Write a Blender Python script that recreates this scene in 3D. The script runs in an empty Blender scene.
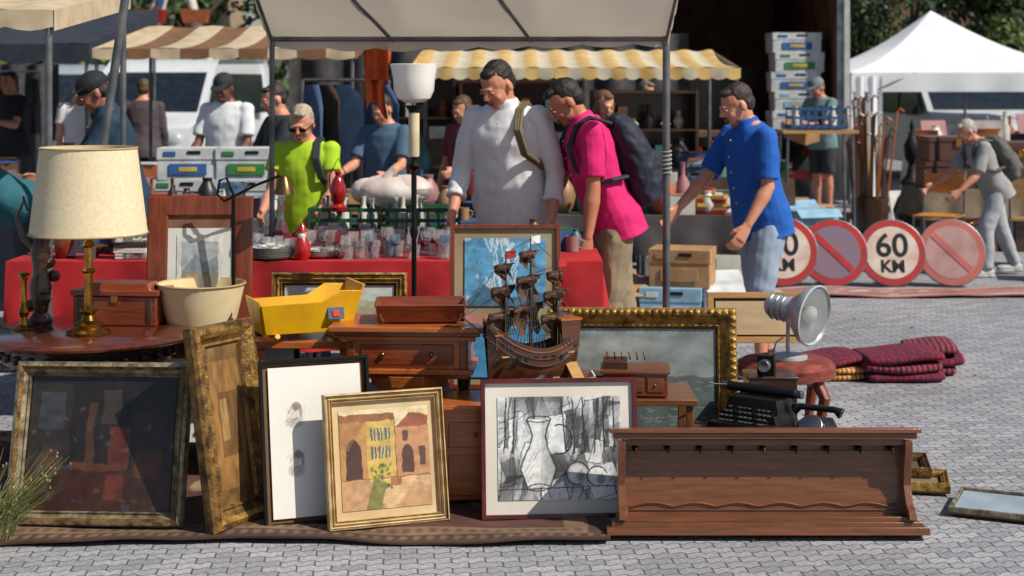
import bpy, math, random
import numpy as np
from mathutils import Vector, Matrix
random.seed(7); rng=np.random.default_rng(7)
S=bpy.context.scene; COL=bpy.context.collection
R=math.radians
V=Vector
def s(r,g,b):
    return tuple(((x/255)/12.92 if x/255<=.04045 else ((x/255+.055)/1.055)**2.4) for x in (r,g,b))
# ---------------------------------------------------------------- materials
MC={}
def mat(name,c,c2=None,sc=8,rough=.6,metal=0,bump=0,bsc=40,st=(1,1,1),trans=0,coat=0,dist=0,lo=.35,hi=.65,sss=0,rv=.1):
    if name in MC: return MC[name]
    m=bpy.data.materials.new(name); m.use_nodes=True; nt=m.node_tree; N=nt.nodes; L=nt.links
    p=N['Principled BSDF']
    if c2 is None: c2=tuple(x*.72 for x in c)
    tc=N.new('ShaderNodeTexCoord'); mp=N.new('ShaderNodeMapping'); mp.inputs['Scale'].default_value=st
    L.new(tc.outputs['Object'],mp.inputs['Vector'])
    n=N.new('ShaderNodeTexNoise'); n.inputs['Scale'].default_value=sc; n.inputs['Detail'].default_value=6; n.inputs['Distortion'].default_value=dist
    L.new(mp.outputs[0],n.inputs['Vector'])
    r=N.new('ShaderNodeValToRGB'); r.color_ramp.elements[0].position=lo; r.color_ramp.elements[1].position=hi
    r.color_ramp.elements[0].color=(*c2,1); r.color_ramp.elements[1].color=(*c,1)
    L.new(n.outputs['Fac'],r.inputs[0]); L.new(r.outputs[0],p.inputs['Base Color'])
    mr=N.new('ShaderNodeMapRange'); mr.inputs[3].default_value=min(1,rough+rv); mr.inputs[4].default_value=max(0.02,rough-rv)
    L.new(n.outputs['Fac'],mr.inputs[0]); L.new(mr.outputs[0],p.inputs['Roughness'])
    p.inputs['Metallic'].default_value=metal
    p.inputs['Transmission Weight'].default_value=trans
    p.inputs['Coat Weight'].default_value=coat; p.inputs['Coat Roughness'].default_value=.15
    if sss: p.inputs['Subsurface Weight'].default_value=sss; p.inputs['Subsurface Radius'].default_value=(.02,.008,.005)
    if bump:
        n2=N.new('ShaderNodeTexNoise'); n2.inputs['Scale'].default_value=bsc; n2.inputs['Detail'].default_value=5
        L.new(mp.outputs[0],n2.inputs['Vector'])
        b=N.new('ShaderNodeBump'); b.inputs['Strength'].default_value=bump; b.inputs['Distance'].default_value=.01
        L.new(n2.outputs['Fac'],b.inputs['Height']); L.new(b.outputs[0],p.inputs['Normal'])
    MC[name]=m; return m
def wood(name,c,c2,ax=0,rough=.34,coat=.4):
    st=[14,14,14]; st[ax]=1.3
    return mat(name,c,c2,sc=3.2,st=tuple(st),rough=rough,coat=coat,bump=.1,bsc=8,dist=1.2,lo=.25,hi=.75)
def vcmat(name='paint_on_paper',rough=.45,coat=.2):
    if name in MC: return MC[name]
    m=bpy.data.materials.new(name); m.use_nodes=True; nt=m.node_tree; N=nt.nodes
    a=N.new('ShaderNodeAttribute'); a.attribute_name='Col'; p=N['Principled BSDF']
    nt.links.new(a.outputs['Color'],p.inputs['Base Color']); p.inputs['Roughness'].default_value=rough
    p.inputs['Coat Weight'].default_value=coat; p.inputs['Coat Roughness'].default_value=.1
    MC[name]=m; return m
def glassmat(name,c,rough=.03):
    if name in MC: return MC[name]
    m=bpy.data.materials.new(name); m.use_nodes=True; p=m.node_tree.nodes['Principled BSDF']
    p.inputs['Base Color'].default_value=(*c,1); p.inputs['Transmission Weight'].default_value=.9
    p.inputs['Roughness'].default_value=rough; p.inputs['IOR'].default_value=1.5
    MC[name]=m; return m
W_MAH=wood('mahogany',s(144,66,34),s(90,38,20)); W_MAHZ=wood('mahogany_upright',s(136,62,33),s(84,36,19),2)
W_WAL=wood('walnut',s(132,78,44),s(90,52,28)); W_WALZ=wood('walnut_upright',s(126,74,42),s(86,50,27),2)
W_ORA=wood('cherry',s(196,110,48),s(146,74,29)); W_DRK=wood('dark_oak',s(78,50,34),s(42,26,17)); W_PIN=wood('pine',s(196,152,96),s(160,115,66))
GOLD=mat('old_gilt',s(206,166,88),s(122,88,40),sc=30,rough=.4,metal=.55,bump=.4,bsc=90)
GOLDD=mat('dark_gilt',s(150,112,58),s(70,48,24),sc=26,rough=.45,metal=.45,bump=.5,bsc=90)
SILV=mat('silver_leaf',s(168,156,128),s(92,80,62),sc=24,rough=.42,metal=.4,bump=.4,bsc=80)
CREAM=mat('cream_frame',s(205,178,128),s(165,132,84),sc=20,rough=.5,bump=.2)
BRASS=mat('brass',s(200,150,70),s(120,86,36),sc=14,rough=.25,metal=1,bump=.1)
BLACKM=mat('black_metal',s(28,27,28),s(14,14,15),rough=.4,metal=.6)
STEEL=mat('steel',s(150,152,155),s(110,112,116),rough=.35,metal=.9)
ALU=mat('painted_pole',s(120,122,124),s(85,88,92),rough=.45,metal=.5)
WHITE=mat('white_paint',s(225,224,218),s(200,198,190),rough=.4)
BLACK=mat('black_plastic',s(24,24,26),s(12,12,13),rough=.45)
RUB=mat('rubber',s(28,28,28),rough=.9)
MATB=mat('mount_board',s(222,216,202),s(208,200,184),sc=3,rough=.8)
MATBG=mat('mount_board_beige',s(165,148,118),s(140,122,94),sc=4,rough=.85)
BACKB=mat('backing_board',s(110,84,56),rough=.9)
# ---------------------------------------------------------------- builder
class B:
    def __init__(q,name): q.n=name;q.v=[];q.f=[];q.m=[];q.mats=[];q.X=Matrix()
    def mi(q,m):
        if m not in q.mats: q.mats.append(m)
        return q.mats.index(m)
    def add(q,vs,fs,m):
        o=len(q.v); q.v+=[tuple(q.X@V(v)) for v in vs]; i=q.mi(m)
        for f in fs: q.f.append([a+o for a in f]); q.m.append(i)
        return q
    def box(q,c,d,m,rot=(0,0,0),tp=1,tpy=None):
        if tpy is None: tpy=tp
        x,y,z=[a/2 for a in d]
        vs=[(-x,-y,-z),(x,-y,-z),(x,y,-z),(-x,y,-z),(-x*tp,-y*tpy,z),(x*tp,-y*tpy,z),(x*tp,y*tpy,z),(-x*tp,y*tpy,z)]
        M=Matrix.Translation(c)@Matrix.Rotation(rot[2],4,'Z')@Matrix.Rotation(rot[1],4,'Y')@Matrix.Rotation(rot[0],4,'X')
        return q.add([M@V(v) for v in vs],[(0,3,2,1),(4,5,6,7),(0,1,5,4),(1,2,6,5),(2,3,7,6),(3,0,4,7)],m)
    def tube(q,pts,r,m,n=10,cap=True):
        pts=[V(p) for p in pts]; k=len(pts)
        rs=r if isinstance(r,(list,tuple)) else [r]*k
        vs=[];u=None
        for i,p in enumerate(pts):
            d=(pts[min(i+1,k-1)]-pts[max(i-1,0)])
            if d.length<1e-9: d=V((0,0,1))
            d.normalize()
            if u is None: u=d.orthogonal().normalized()
            else:
                u=u-d*u.dot(d); u=u.normalized() if u.length>1e-6 else d.orthogonal().normalized()
            w=d.cross(u)
            for j in range(n):
                a=2*math.pi*j/n; vs.append(p+u*math.cos(a)*rs[i]+w*math.sin(a)*rs[i])
        fs=[(i*n+j,i*n+(j+1)%n,(i+1)*n+(j+1)%n,(i+1)*n+j) for i in range(k-1) for j in range(n)]
        if cap: fs+= [tuple(range(n))[::-1],tuple((k-1)*n+j for j in range(n))]
        return q.add(vs,fs,m)
    def lathe(q,prof,o,m,n=24,M=None,cap=True,sx=1,sy=1):
        o=V(o);vs=[]
        for r,z in prof:
            for j in range(n):
                a=2*math.pi*j/n; p=V((r*math.cos(a)*sx,r*math.sin(a)*sy,z))
                if M is not None: p=M@p
                vs.append(o+p)
        k=len(prof)
        fs=[(i*n+j,i*n+(j+1)%n,(i+1)*n+(j+1)%n,(i+1)*n+j) for i in range(k-1) for j in range(n)]
        if cap: fs+=[tuple(range(n))[::-1],tuple((k-1)*n+j for j in range(n))]
        return q.add(vs,fs,m)
    def ell(q,c,r,m,n=14,rot=None):
        k=n//2; pr=[(max(1e-4,math.sin(math.pi*i/k)),-math.cos(math.pi*i/k)) for i in range(k+1)]
        M=Matrix.Diagonal((*r,1))
        if rot is not None: M=rot@M
        return q.lathe(pr,c,m,n,M=M)
    def prism(q,poly,y0,y1,m):
        n=len(poly); vs=[(x,y0,z) for x,z in poly]+[(x,y1,z) for x,z in poly]
        return q.add(vs,[tuple(range(n)),tuple(range(n,2*n))[::-1]]+[(i,i+n,(i+1)%n+n,(i+1)%n) for i in range(n)],m)
    def grid(q,fn,nu,nv,m,mf=None):
        vs=[fn(i/nu,j/nv) for j in range(nv+1) for i in range(nu+1)]
        o=len(q.v); q.v+=[tuple(q.X@V(v)) for v in vs]
        for j in range(nv):
            for i in range(nu):
                a=j*(nu+1)+i+o
                q.f.append([a,a+1,a+nu+2,a+nu+1]); q.m.append(q.mi(mf(i,j) if mf else m))
        return q
    def done(q,loc=(0,0,0),yaw=0,lean=0,bevel=0,parent=None,ang=35,M=None,sc=1):
        me=bpy.data.meshes.new(q.n); me.from_pydata([tuple(c*sc for c in v) for v in q.v],[],q.f)
        for m in q.mats: me.materials.append(m)
        me.polygons.foreach_set('material_index',q.m)
        me.polygons.foreach_set('use_smooth',[True]*len(q.f)); me.update()
        me.set_sharp_from_angle(angle=R(ang))
        ob=bpy.data.objects.new(q.n,me); COL.objects.link(ob)
        ob.matrix_world=M if M is not None else Matrix.Translation(loc)@Matrix.Rotation(yaw,4,'Z')@Matrix.Rotation(-lean,4,'X')
        if bevel:
            b=ob.modifiers.new('bevel','BEVEL'); b.width=bevel; b.segments=2; b.limit_method='ANGLE'; b.angle_limit=R(40)
        if parent is not None:
            ob.parent=parent; ob.matrix_parent_inverse=Matrix(); ob.matrix_basis=Matrix() if M is None else M
        return ob
def empty(name,loc=(0,0,0),yaw=0,lean=0):
    e=bpy.data.objects.new(name,None); COL.objects.link(e); e.empty_display_size=.1
    e.matrix_world=Matrix.Translation(loc)@Matrix.Rotation(yaw,4,'Z')@Matrix.Rotation(-lean,4,'X'); return e
# ---------------------------------------------------------------- painted canvases
def fbm(H,W,c):
    out=np.zeros((H,W));amp=1
    for o in range(4):
        n=int(c*2**o)+2; g=rng.random((n,n))
        y=np.linspace(0,n-1.001,H);x=np.linspace(0,n-1.001,W)
        yi=y.astype(int);xi=x.astype(int);fy=(y-yi)[:,None];fx=(x-xi)[None,:]
        fy=fy*fy*(3-2*fy);fx=fx*fx*(3-2*fx)
        a=g[yi][:,xi];b=g[yi][:,xi+1];cc=g[yi+1][:,xi];d=g[yi+1][:,xi+1]
        out+=amp*((a*(1-fx)+b*fx)*(1-fy)+(cc*(1-fx)+d*fx)*fy-.5);amp*=.55
    return out
class Cv:
    def __init__(q,w,h,base,n=130):
        q.w=w;q.h=h;q.W=n;q.H=max(8,int(n*h/w)); q.a=np.ones((q.H,q.W,3))*np.array(base)
        q.Y,q.Xx=np.mgrid[0:1:q.H*1j,0:1:q.W*1j]
    def bl(q,m,c,al=1):
        m=(m*al)[...,None] if np.ndim(m)==2 else m
        q.a=q.a*(1-m)+np.array(c)*m; return q
    def rect(q,x0,y0,x1,y1,c,al=1): return q.bl(((q.Xx>=x0)&(q.Xx<=x1)&(q.Y>=y0)&(q.Y<=y1)).astype(float),c,al)
    def el(q,cx,cy,rx,ry,c,al=1,soft=.15):
        d=((q.Xx-cx)/rx)**2+((q.Y-cy)/ry)**2
        return q.bl(np.clip((1-d)/soft,0,1),c,al)
    def line(q,x0,y0,x1,y1,t,c,al=1):
        dx,dy=x1-x0,y1-y0; tt=np.clip(((q.Xx-x0)*dx+(q.Y-y0)*dy)/(dx*dx+dy*dy+1e-9),0,1)
        d=np.hypot(q.Xx-x0-tt*dx,q.Y-y0-tt*dy); return q.bl(np.clip((t-d)/(t*.5),0,1),c,al)
    def arc(q,cx,cy,rx,ry,a0,a1,t,c,al=1,n=24):
        for i in range(n):
            u=R(a0+(a1-a0)*i/n);v=R(a0+(a1-a0)*(i+1)/n)
            q.line(cx+rx*math.cos(u),cy+ry*math.sin(u),cx+rx*math.cos(v),cy+ry*math.sin(v),t,c,al)
        return q
    def poly(q,pts,c,al=1,grad=None):
        ins=np.zeros_like(q.Xx,bool);n=len(pts)
        for i in range(n):
            x0,y0=pts[i];x1,y1=pts[(i+1)%n]
            if y0==y1: continue
            cnd=((y0>q.Y)!=(y1>q.Y))&(q.Xx<(x1-x0)*(q.Y-y0)/(y1-y0)+x0); ins^=cnd
        m=ins.astype(float)
        if grad is not None:
            cx=sum(p[0] for p in pts)/n;cy=sum(p[1] for p in pts)/n
            m=m*np.clip(.55+((q.Xx-cx)*math.cos(grad)+(q.Y-cy)*math.sin(grad))*4,0,1)
        return q.bl(m,c,al)
    def nz(q,amp,c=8): q.a=q.a*(1+amp*fbm(q.H,q.W,c)[...,None]); return q
    def warp(q,amp=.012,c=10):
        dx=(fbm(q.H,q.W,c)*amp*q.W).round().astype(int);dy=(fbm(q.H,q.W,c)*amp*q.W).round().astype(int)
        yy,xx=np.mgrid[0:q.H,0:q.W]; q.a=q.a[np.clip(yy+dy,0,q.H-1),np.clip(xx+dx,0,q.W-1)]; return q
    def mesh(q,name,parent,y,z0,mt=None):
        me=bpy.data.meshes.new(name); W,H=q.W,q.H
        x=(q.Xx-.5)*q.w; z=z0+q.Y*q.h
        co=np.stack([x,np.full_like(x,y),z],-1).reshape(-1,3)
        idx=np.arange(W*H).reshape(H,W)
        f=np.stack([idx[:-1,:-1],idx[:-1,1:],idx[1:,1:],idx[1:,:-1]],-1).reshape(-1,4)
        me.from_pydata(co.tolist(),[],f.tolist())
        at=me.color_attributes.new('Col','FLOAT_COLOR','POINT')
        c=np.concatenate([np.clip(q.a,0.004,.9).reshape(-1,3),np.ones((W*H,1))],1)
        at.data.foreach_set('color',c.astype(np.float32).ravel())
        me.materials.append(mt or vcmat()); ob=bpy.data.objects.new(name,me); COL.objects.link(ob); ob.parent=parent
        return ob
PROF={'ornate':[(0,0),(0,.022),(.08,.034),(.2,.036),(.3,.024),(.42,.022),(.6,.03),(.75,.02),(.85,.018),(.93,.024),(1,.012),(1,.0)],
 'flat':[(0,0),(0,.016),(.08,.02),(.9,.02),(1,.014),(1,0)],
 'bold':[(0,0),(0,.03),(.12,.045),(.35,.05),(.55,.035),(.8,.018),(.9,.024),(1,.01),(1,0)]}
def frame(name,w,h,fw,fm,loc,yaw,lean,cv=None,matw=0,matm=None,prof='ornate',fm2=None,child='painting',beads=0):
    e=empty(name,loc,yaw,lean); b=B('moulding')
    pr=PROF[prof]; vs=[];n=len(pr)
    for u,d in pr:
        i=u*fw; vs+=[(-w/2+i,-d,i),(w/2-i,-d,i),(w/2-i,-d,h-i),(-w/2+i,-d,h-i)]
    for k in range(n-1):
        m=fm if (not fm2 or k%4<3) else fm2
        b.add(vs[4*k:4*k+8],[(j,(j+1)%4,4+(j+1)%4,4+j) for j in range(4)],m)
    if beads:
        st=beads; z=st/2
        while z<h:
            for sx in (-1,1): b.ell((sx*(w/2-fw*.22),-pr[3][1]+.004,z),(fw*.2,fw*.16,st*.52),fm,8,rot=Matrix.Rotation(R(28),4,'Y'))
            z+=st
        x=-w/2
        while x<w/2:
            for zz in (h-fw*.22,fw*.22): b.ell((x,-pr[3][1]+.004,zz),(st*.52,fw*.16,fw*.2),fm,8,rot=Matrix.Rotation(R(28),4,'Y'))
            x+=st
    b.box((0,.004,h/2),(w*.99,.006,h*.99),BACKB)
    if matw: 
        i=fw*.95;b.add([(-w/2+i,-.006,i),(w/2-i,-.006,i),(w/2-i,-.006,h-i),(-w/2+i,-.006,h-i)],[(0,1,2,3)],matm)
    b.done(parent=e,ang=30)
    if cv: cv.mesh(child,e,-.009,(h-cv.h)/2)
    return e
# ---------------------------------------------------------------- people
def loft(rings,n=16):
    vs=[]
    for c,u,v,ru,rv in rings:
        for j in range(n):
            a=2*math.pi*j/n; vs.append(c+u*math.cos(a)*ru+v*math.sin(a)*rv)
    k=len(rings); fs=[(i*n+j,i*n+(j+1)%n,(i+1)*n+(j+1)%n,(i+1)*n+j) for i in range(k-1) for j in range(n)]
    fs+=[tuple(range(n))[::-1],tuple((k-1)*n+j for j in range(n))]; return vs,fs
def elp(c,u,v,w,r,n=16):
    k=n//2; rg=[(c+w*(-math.cos(math.pi*i/k))*r[2],u,v,max(1e-4,math.sin(math.pi*i/k))*r[0],max(1e-4,math.sin(math.pi*i/k))*r[1]) for i in range(k+1)]
    return loft(rg,n)
def limb(p0,p1,rs,side,flat=1):
    d=(p1-p0);L=d.length; d=d/L; u=side-d*side.dot(d); u.normalize(); v=d.cross(u)
    return loft([(p0+d*L*t,u,v,r*flat,r) for t,r in rs],14)
def rem(name,parts,vox,mt,parent,sm=4,disp=0,dsz=.08):
    me=bpy.data.meshes.new(name);vs=[];fs=[]
    for v,f in parts:
        o=len(vs); vs+=[tuple(x) for x in v]; fs+=[[a+o for a in q] for q in f]
    me.from_pydata(vs,[],fs); me.materials.append(mt)
    ob=bpy.data.objects.new(name,me); COL.objects.link(ob); ob.parent=parent
    m=ob.modifiers.new('r','REMESH'); m.mode='VOXEL'; m.voxel_size=vox; m.use_smooth_shade=True
    m=ob.modifiers.new('s','SMOOTH'); m.iterations=sm; m.factor=.5
    if disp:
        t=bpy.data.textures.get('folds%d'%int(dsz*1000)) or bpy.data.textures.new('folds%d'%int(dsz*1000),'CLOUDS'); t.noise_scale=dsz; t.noise_depth=1
        m=ob.modifiers.new('d','DISPLACE'); m.texture=t; m.strength=disp; m.mid_level=.5; m.texture_coords='LOCAL'
    return ob
def person(name,x,y,heading,H,lean=4,head=(10,0),aL=(5,8,12,0),aR=(5,8,12,0),lL=(2,4),lR=(-2,4),skin=s(206,148,118),shirt=s(90,90,90),pants=s(50,50,60),hair=s(50,34,24),shoes=s(40,38,38),
           sleeve=.75,pant=1.95,hem=-.12,vox=.009,bulk=1.0,cap=None,glasses=False,beard=False,pack=None,longhair=False,curl=.75,skirt=False,base=0,strap=None,collar=False,balding=False):
    E=empty(name,(x,y,base),R(heading)); k=H/1.75
    F=V((0,-1,0));Lf=V((1,0,0));Z=V((0,0,1))
    def dirp(pitch,ab,sg):
        a=R(pitch);b=R(ab); d=-Z*math.cos(a)+F*math.sin(a); return (d*math.cos(b)+Lf*sg*math.sin(b)).normalized()
    hip=V((0,0,.93*k))
    legs=[]
    for sg,(hp,kn) in ((1,lL),(-1,lR)):
        h=hip+Lf*sg*.09*k; kp=h+dirp(hp,2,sg)*.43*k; an=kp+dirp(hp-kn,1,sg)*.41*k; legs.append((sg,h,kp,an))
    low=min(l[3].z for l in legs); dz=.085*k-low
    hip=hip+Z*dz; legs=[(a,b+Z*dz,c+Z*dz,d+Z*dz) for a,b,c,d in legs]
    a=R(lean); T=(Z*math.cos(a)+F*math.sin(a)).normalized(); Tf=(F*math.cos(a)-Z*math.sin(a)).normalized()
    sp=lambda t:hip+T*t*k
    W=bulk
    def torso(off,s0,s1=.56):
        lo_=.02 if off>0 else 0
        pr=[(-.1,.168+lo_,.12+lo_,0),(0,.17+lo_,.12+lo_,0),(.1,(.158+lo_*.5)*W,(.112+lo_*.5)*W,.01),(.22,.158*W,.115*W,.015),(.34,.172*W,.118*W,.005),(.43,.178*W,.108,-.005),(.485,.15,.085,-.01),(.52,.095,.068,-.012),(.56,.058,.058,-.005)]
        o=[]
        for t,ru,rv,fo in pr:
            if t>=s0-.001 and t<=s1+.001: o.append((sp(t)+Tf*fo*k,Lf,Tf,(ru+off)*k,(rv+off)*k))
        if s0<-.1 : o.insert(0,(sp(s0),Lf,Tf,(.195+off)*k,(.146+off)*k))
        return loft(o,24)
    body=[torso(-.006,-.1)]; sh=[torso(.012,hem,.52)]
    if collar:
        cc=sp(.505)-Tf*.004*k; c2=sp(.558)+Tf*.006*k
        sh.append(loft([(cc,Lf,Tf,.088*k,.078*k),(c2,Lf,Tf,.068*k,.066*k)],20))
    neck=sp(.54)
    hp,hy=R(head[0]),R(head[1])
    M=Matrix.Rotation(hy,3,Z); f0=(M@F); l0=(M@Lf)
    tt=hp; f1=(f0*math.cos(tt)-Z*math.sin(tt)).normalized(); u1=(Z*math.cos(tt)+f0*math.sin(tt)).normalized()
    hc=neck+(T*.5+u1*.5).normalized()*.105*k+f1*.028*k
    g=k*.98
    E3=lambda fo,up,si,r:elp(hc+f1*fo*g+u1*up*g+l0*si*g,l0,f1,u1,tuple(q*g for q in r))
    body+=[limb(sp(.50),hc-u1*.035*g-f1*.02*g,[(0,.064*k),(.5,.054*k),(1,.055*k)],Lf)]
    body+=[E3(-.012,.03,0,(.074,.094,.092)),E3(.028,-.022,0,(.06,.066,.092)),E3(.055,-.082,0,(.034,.034,.026)),E3(.088,.03,0,(.046,.012,.009)),
           E3(-.01,-.01,.076,(.010,.02,.031)),E3(-.01,-.01,-.076,(.010,.02,.031)),E3(.062,-.028,.034,(.022,.022,.022)),E3(.062,-.028,-.034,(.022,.022,.022)),
           limb(hc+f1*.088*g+u1*.022*g,hc+f1*.114*g-u1*.022*g,[(0,.009*g),(.8,.0155*g),(1,.014*g)],l0)]
    skm=mat('skin_%d'%int(skin[0]*999),skin,tuple(q*w for q,w in zip(skin,(.88,.76,.72))),sc=14,rough=.48,sss=.08,bump=.05,bsc=80)
    for sg,(ap,ab,el,inn) in ((1,aL),(-1,aR)):
        shd=sp(.455)+Lf*sg*.172*W**.5*k
        d1=dirp(ap,ab,sg); eb=shd+d1*.29*k
        d2=dirp(ap+el,ab-inn,sg); wr=eb+d2*.25*k
        body+=[elp(shd,Lf,F,Z,(.056*k,.056*k,.056*k)),limb(shd,eb,[(0,.05*k),(.4,.047*k*W),(.85,.038*k),(1,.038*k)],F),elp(eb,Lf,F,Z,(.039*k,)*3),
               limb(eb,wr,[(0,.038*k),(.25,.043*k),(.7,.032*k),(1,.025*k)],F)]
        nrm=(-Lf*sg).copy(); nrm=(nrm-d2*nrm.dot(d2)).normalized(); ax=(F-d2*F.dot(d2)-nrm*F.dot(nrm))
        ax=ax.normalized() if ax.length>.05 else d2.cross(nrm).normalized()
        kk=k; pe=wr+d2*.095*kk
        body.append(loft([(wr-d2*.01*kk,ax,nrm,.026*kk,.02*kk),(wr+d2*.03*kk,ax,nrm,.036*kk,.019*kk),(pe,ax,nrm,.041*kk,.014*kk)],14))
        for i,(o,ln) in enumerate(((.031,.9),(.0105,1.0),(-.010,.94),(-.030,.74))):
            p=pe+ax*o*kk-d2*.006*kk; ang=0
            for sl,dc in ((.042,.35),(.027,.75),(.022,.6)):
                ang+=dc*curl; dd=(d2*math.cos(ang)+nrm*math.sin(ang)+ax*o*1.0).normalized(); q=p+dd*sl*ln*kk
                body.append(limb(p,q,[(0,.0098*kk),(1,.0088*kk)],ax)); body.append(elp(q,ax,nrm,d2,(.0088*kk,)*3,8)); p=q
        p=wr+d2*.03*kk+ax*.028*kk
        for dd,sl in (((d2*.8+ax*.45+nrm*.4),.038),((d2*.9+ax*.1+nrm*.5),.032)):
            dd.normalize(); q=p+dd*sl*kk; body.append(limb(p,q,[(0,.013*kk),(1,.010*kk)],nrm)); body.append(elp(q,ax,nrm,d2,(.010*kk,)*3,8)); p=q
        sh.append(elp(shd,Lf,F,Z,(.066*k,.066*k,.062*k)))
        t=min(sleeve,1)
        sh.append(limb(shd-d1*.02*k,shd+d1*.29*k*t,[(0,.064*k),(.5,.064*k),(1,.066*k if sleeve<1 else .052*k)],F))
        if sleeve>1:
            sh.append(elp(eb,Lf,F,Z,(.054*k,)*3)); sh.append(limb(eb,eb+d2*.25*k*(sleeve-1),[(0,.053*k),(.6,.05*k),(.8,.044*k),(.86,.053*k),(1,.052*k)],F))
    trp=[loft([(sp(t),Lf,Tf,(ru)*k,rv*k) for t,ru,rv in ((-.1,.168,.122),(0,.172,.124),(.07,.162,.116))],20)]; shp=[]
    for sg,h,kp,an in legs:
        body+=[elp(h,Lf,F,Z,(.08*k,)*3),limb(h,kp,[(0,.08*k),(.3,.08*k),(.9,.053*k),(1,.052*k)],F),elp(kp,Lf,F,Z,(.053*k,)*3),
               limb(kp,an,[(0,.05*k),(.28,.058*k),(.75,.038*k),(1,.036*k)],F)]
        if not skirt:
            tt=min(pant,1); trp.append(elp(h,Lf,F,Z,(.09*k,.1*k,.09*k))); trp.append(limb(h,h+(kp-h)*tt,[(0,.09*k),(.3,.1*k),(1,.084*k)],F))
            if pant>1: trp.append(elp(kp,Lf,F,Z,(.082*k,)*3)); trp.append(limb(kp,kp+(an-kp)*(pant-1)*1.05,[(0,.08*k),(.4,.075*k),(1,.064*k)],F))
        o=V((an.x,an.y,an.z-.085*k))
        body.append(limb(an,an-Z*.05*k,[(0,.036*k),(1,.036*k)],F))
        shp.append(loft([(o+Z*.045*k+F*q*k,Lf,Z,w*k,hh*k) for q,w,hh in ((-.075,.02,.025),(-.06,.036,.042),(0,.04,.048),(.08,.046,.04),(.15,.045,.03),(.19,.03,.022),(.2,.015,.015))],16))
        shp.append(limb(an+Z*.03*k,an-Z*.05*k,[(0,.044*k),(1,.045*k)],F))
        shp.append(loft([(o+Z*.012*k+F*q*k,Lf,Z,w*k,.012*k) for q,w in ((-.08,.025),(-.06,.04),(.0,.042),(.1,.05),(.16,.045),(.205,.02))],16))
    if skirt:
        trp=[loft([(sp(.1),Lf,F,.16*k,.13*k),(hip,Lf,F,.19*k,.15*k),(hip-Z*.45*k,Lf,F,.25*k,.21*k)],20)]
    rem('body',body,vox*.8,skm,E,3)
    cm=mat('cloth_%s'%name,shirt,tuple(q*.9 for q in shirt),sc=6,rough=.85,bump=.3,bsc=9,st=(1,1,.6))
    rem('shirt',sh,vox,cm,E,3,disp=.024*k,dsz=.13)
    rem('trousers' if not skirt else 'skirt',trp,vox,mat('trouser_%s'%name,pants,tuple(q*.82 for q in pants),sc=6,rough=.85,bump=.3,bsc=16),E,3,disp=.018*k,dsz=.11)
    rem('shoes',shp,vox,mat('shoe_%s'%name,shoes,rough=.6),E,2)
    hm=mat('hair_%s'%name,hair,tuple(q*.55 for q in hair),sc=50,rough=.6,bump=.6,bsc=110,st=(1,1,.3))
    hr=[]
    if not cap:
        if balding: hr=[E3(-.035,.0,0,(.08,.076,.062))]
        else: hr=[E3(-.028,.046,0,(.0775,.091,.085)),E3(-.052,-.0,0,(.072,.062,.07)),E3(.04,.098,0.01,(.044,.04,.022))]
    else: hr=[E3(-.042,.0,0,(.077,.064,.066))]
    if longhair: hr+=[E3(-.055,-.07,0,(.088,.055,.12)),E3(-.01,-.04,.07,(.022,.05,.1)),E3(-.01,-.04,-.07,(.022,.05,.1))]
    rem('hair',hr,.005,hm,E,2,disp=.006,dsz=.03)
    if beard:
        bm=mat('beard_%s'%name,tuple(.55*a_+.45*b_ for a_,b_ in zip(skin,hair)),tuple(.35*a_+.65*b_ for a_,b_ in zip(skin,hair)),sc=60,rough=.8,bump=.4,bsc=120)
        rem('beard',[E3(.052,-.084,0,(.037,.036,.028)),E3(.03,-.066,.036,(.018,.03,.022)),E3(.03,-.066,-.036,(.018,.03,.022)),E3(.094,-.042,0,(.022,.007,.004))],.005,bm,E,1)
    fb=B('face')
    ey=mat('eye_white',s(205,196,188),rough=.3); iris=mat('iris',s(40,28,20),rough=.2); lip=mat('lip',s(160,92,80),rough=.4)
    HM=Matrix((l0,f1,u1)).transposed().to_4x4()
    def fe(fo,up,si,r,m): fb.ell(hc+f1*fo*g+u1*up*g+l0*si*g,tuple(q*g for q in r),m,12,rot=HM)
    for si in (-1,1):
        fe(.0825,.006,si*.031,(.013,.008,.0055),ey); fe(.0885,.005,si*.031,(.005,.004,.0045),iris)
        fe(.0945,.029,si*.031,(.017,.004,.0028),hm); fe(.088,.0125,si*.031,(.017,.007,.0045),skm)
    fe(.0965,-.052,0,(.024,.008,.0045),lip); fe(.0955,-.0605,0,(.02,.008,.005),lip)
    if glasses:
        for si in (-1,1): fe(.1,.004,si*.033,(.027,.005,.018),BLACK); fb.tube([hc+f1*.1*g+u1*.01*g+l0*si*.06*g,hc+f1*.02*g+u1*.01*g+l0*si*.083*g,hc-f1*.02*g+u1*.0*g+l0*si*.083*g],.003,BLACK,6)
        fb.tube([hc+f1*.104*g+u1*.008*g-l0*.01*g,hc+f1*.104*g+u1*.008*g+l0*.01*g],.003,BLACK,6)
    if collar:
        for t in (0,.09,.18,.27,.36,.45): fb.ell(sp(t)+Tf*(.142-.018*(t>.4))*k*(W if .05<t<.4 else 1),(.006,.004,.006),WHITE,8)
    fb.done(parent=E)
    if cap:
        cmn=mat('cap_%s'%name,cap,rough=.8,bump=.2)
        rem('cap',[E3(-.012,.06,0,(.086,.104,.08)),loft([(hc+f1*q*g+u1*(.062-.12*max(0,q-.05))*g,l0,u1,w*g,.006*g) for q,w in ((.04,.07),(.09,.074),(.13,.066),(.155,.045),(.165,.02))],16)],.006,cmn,E,2)
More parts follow.
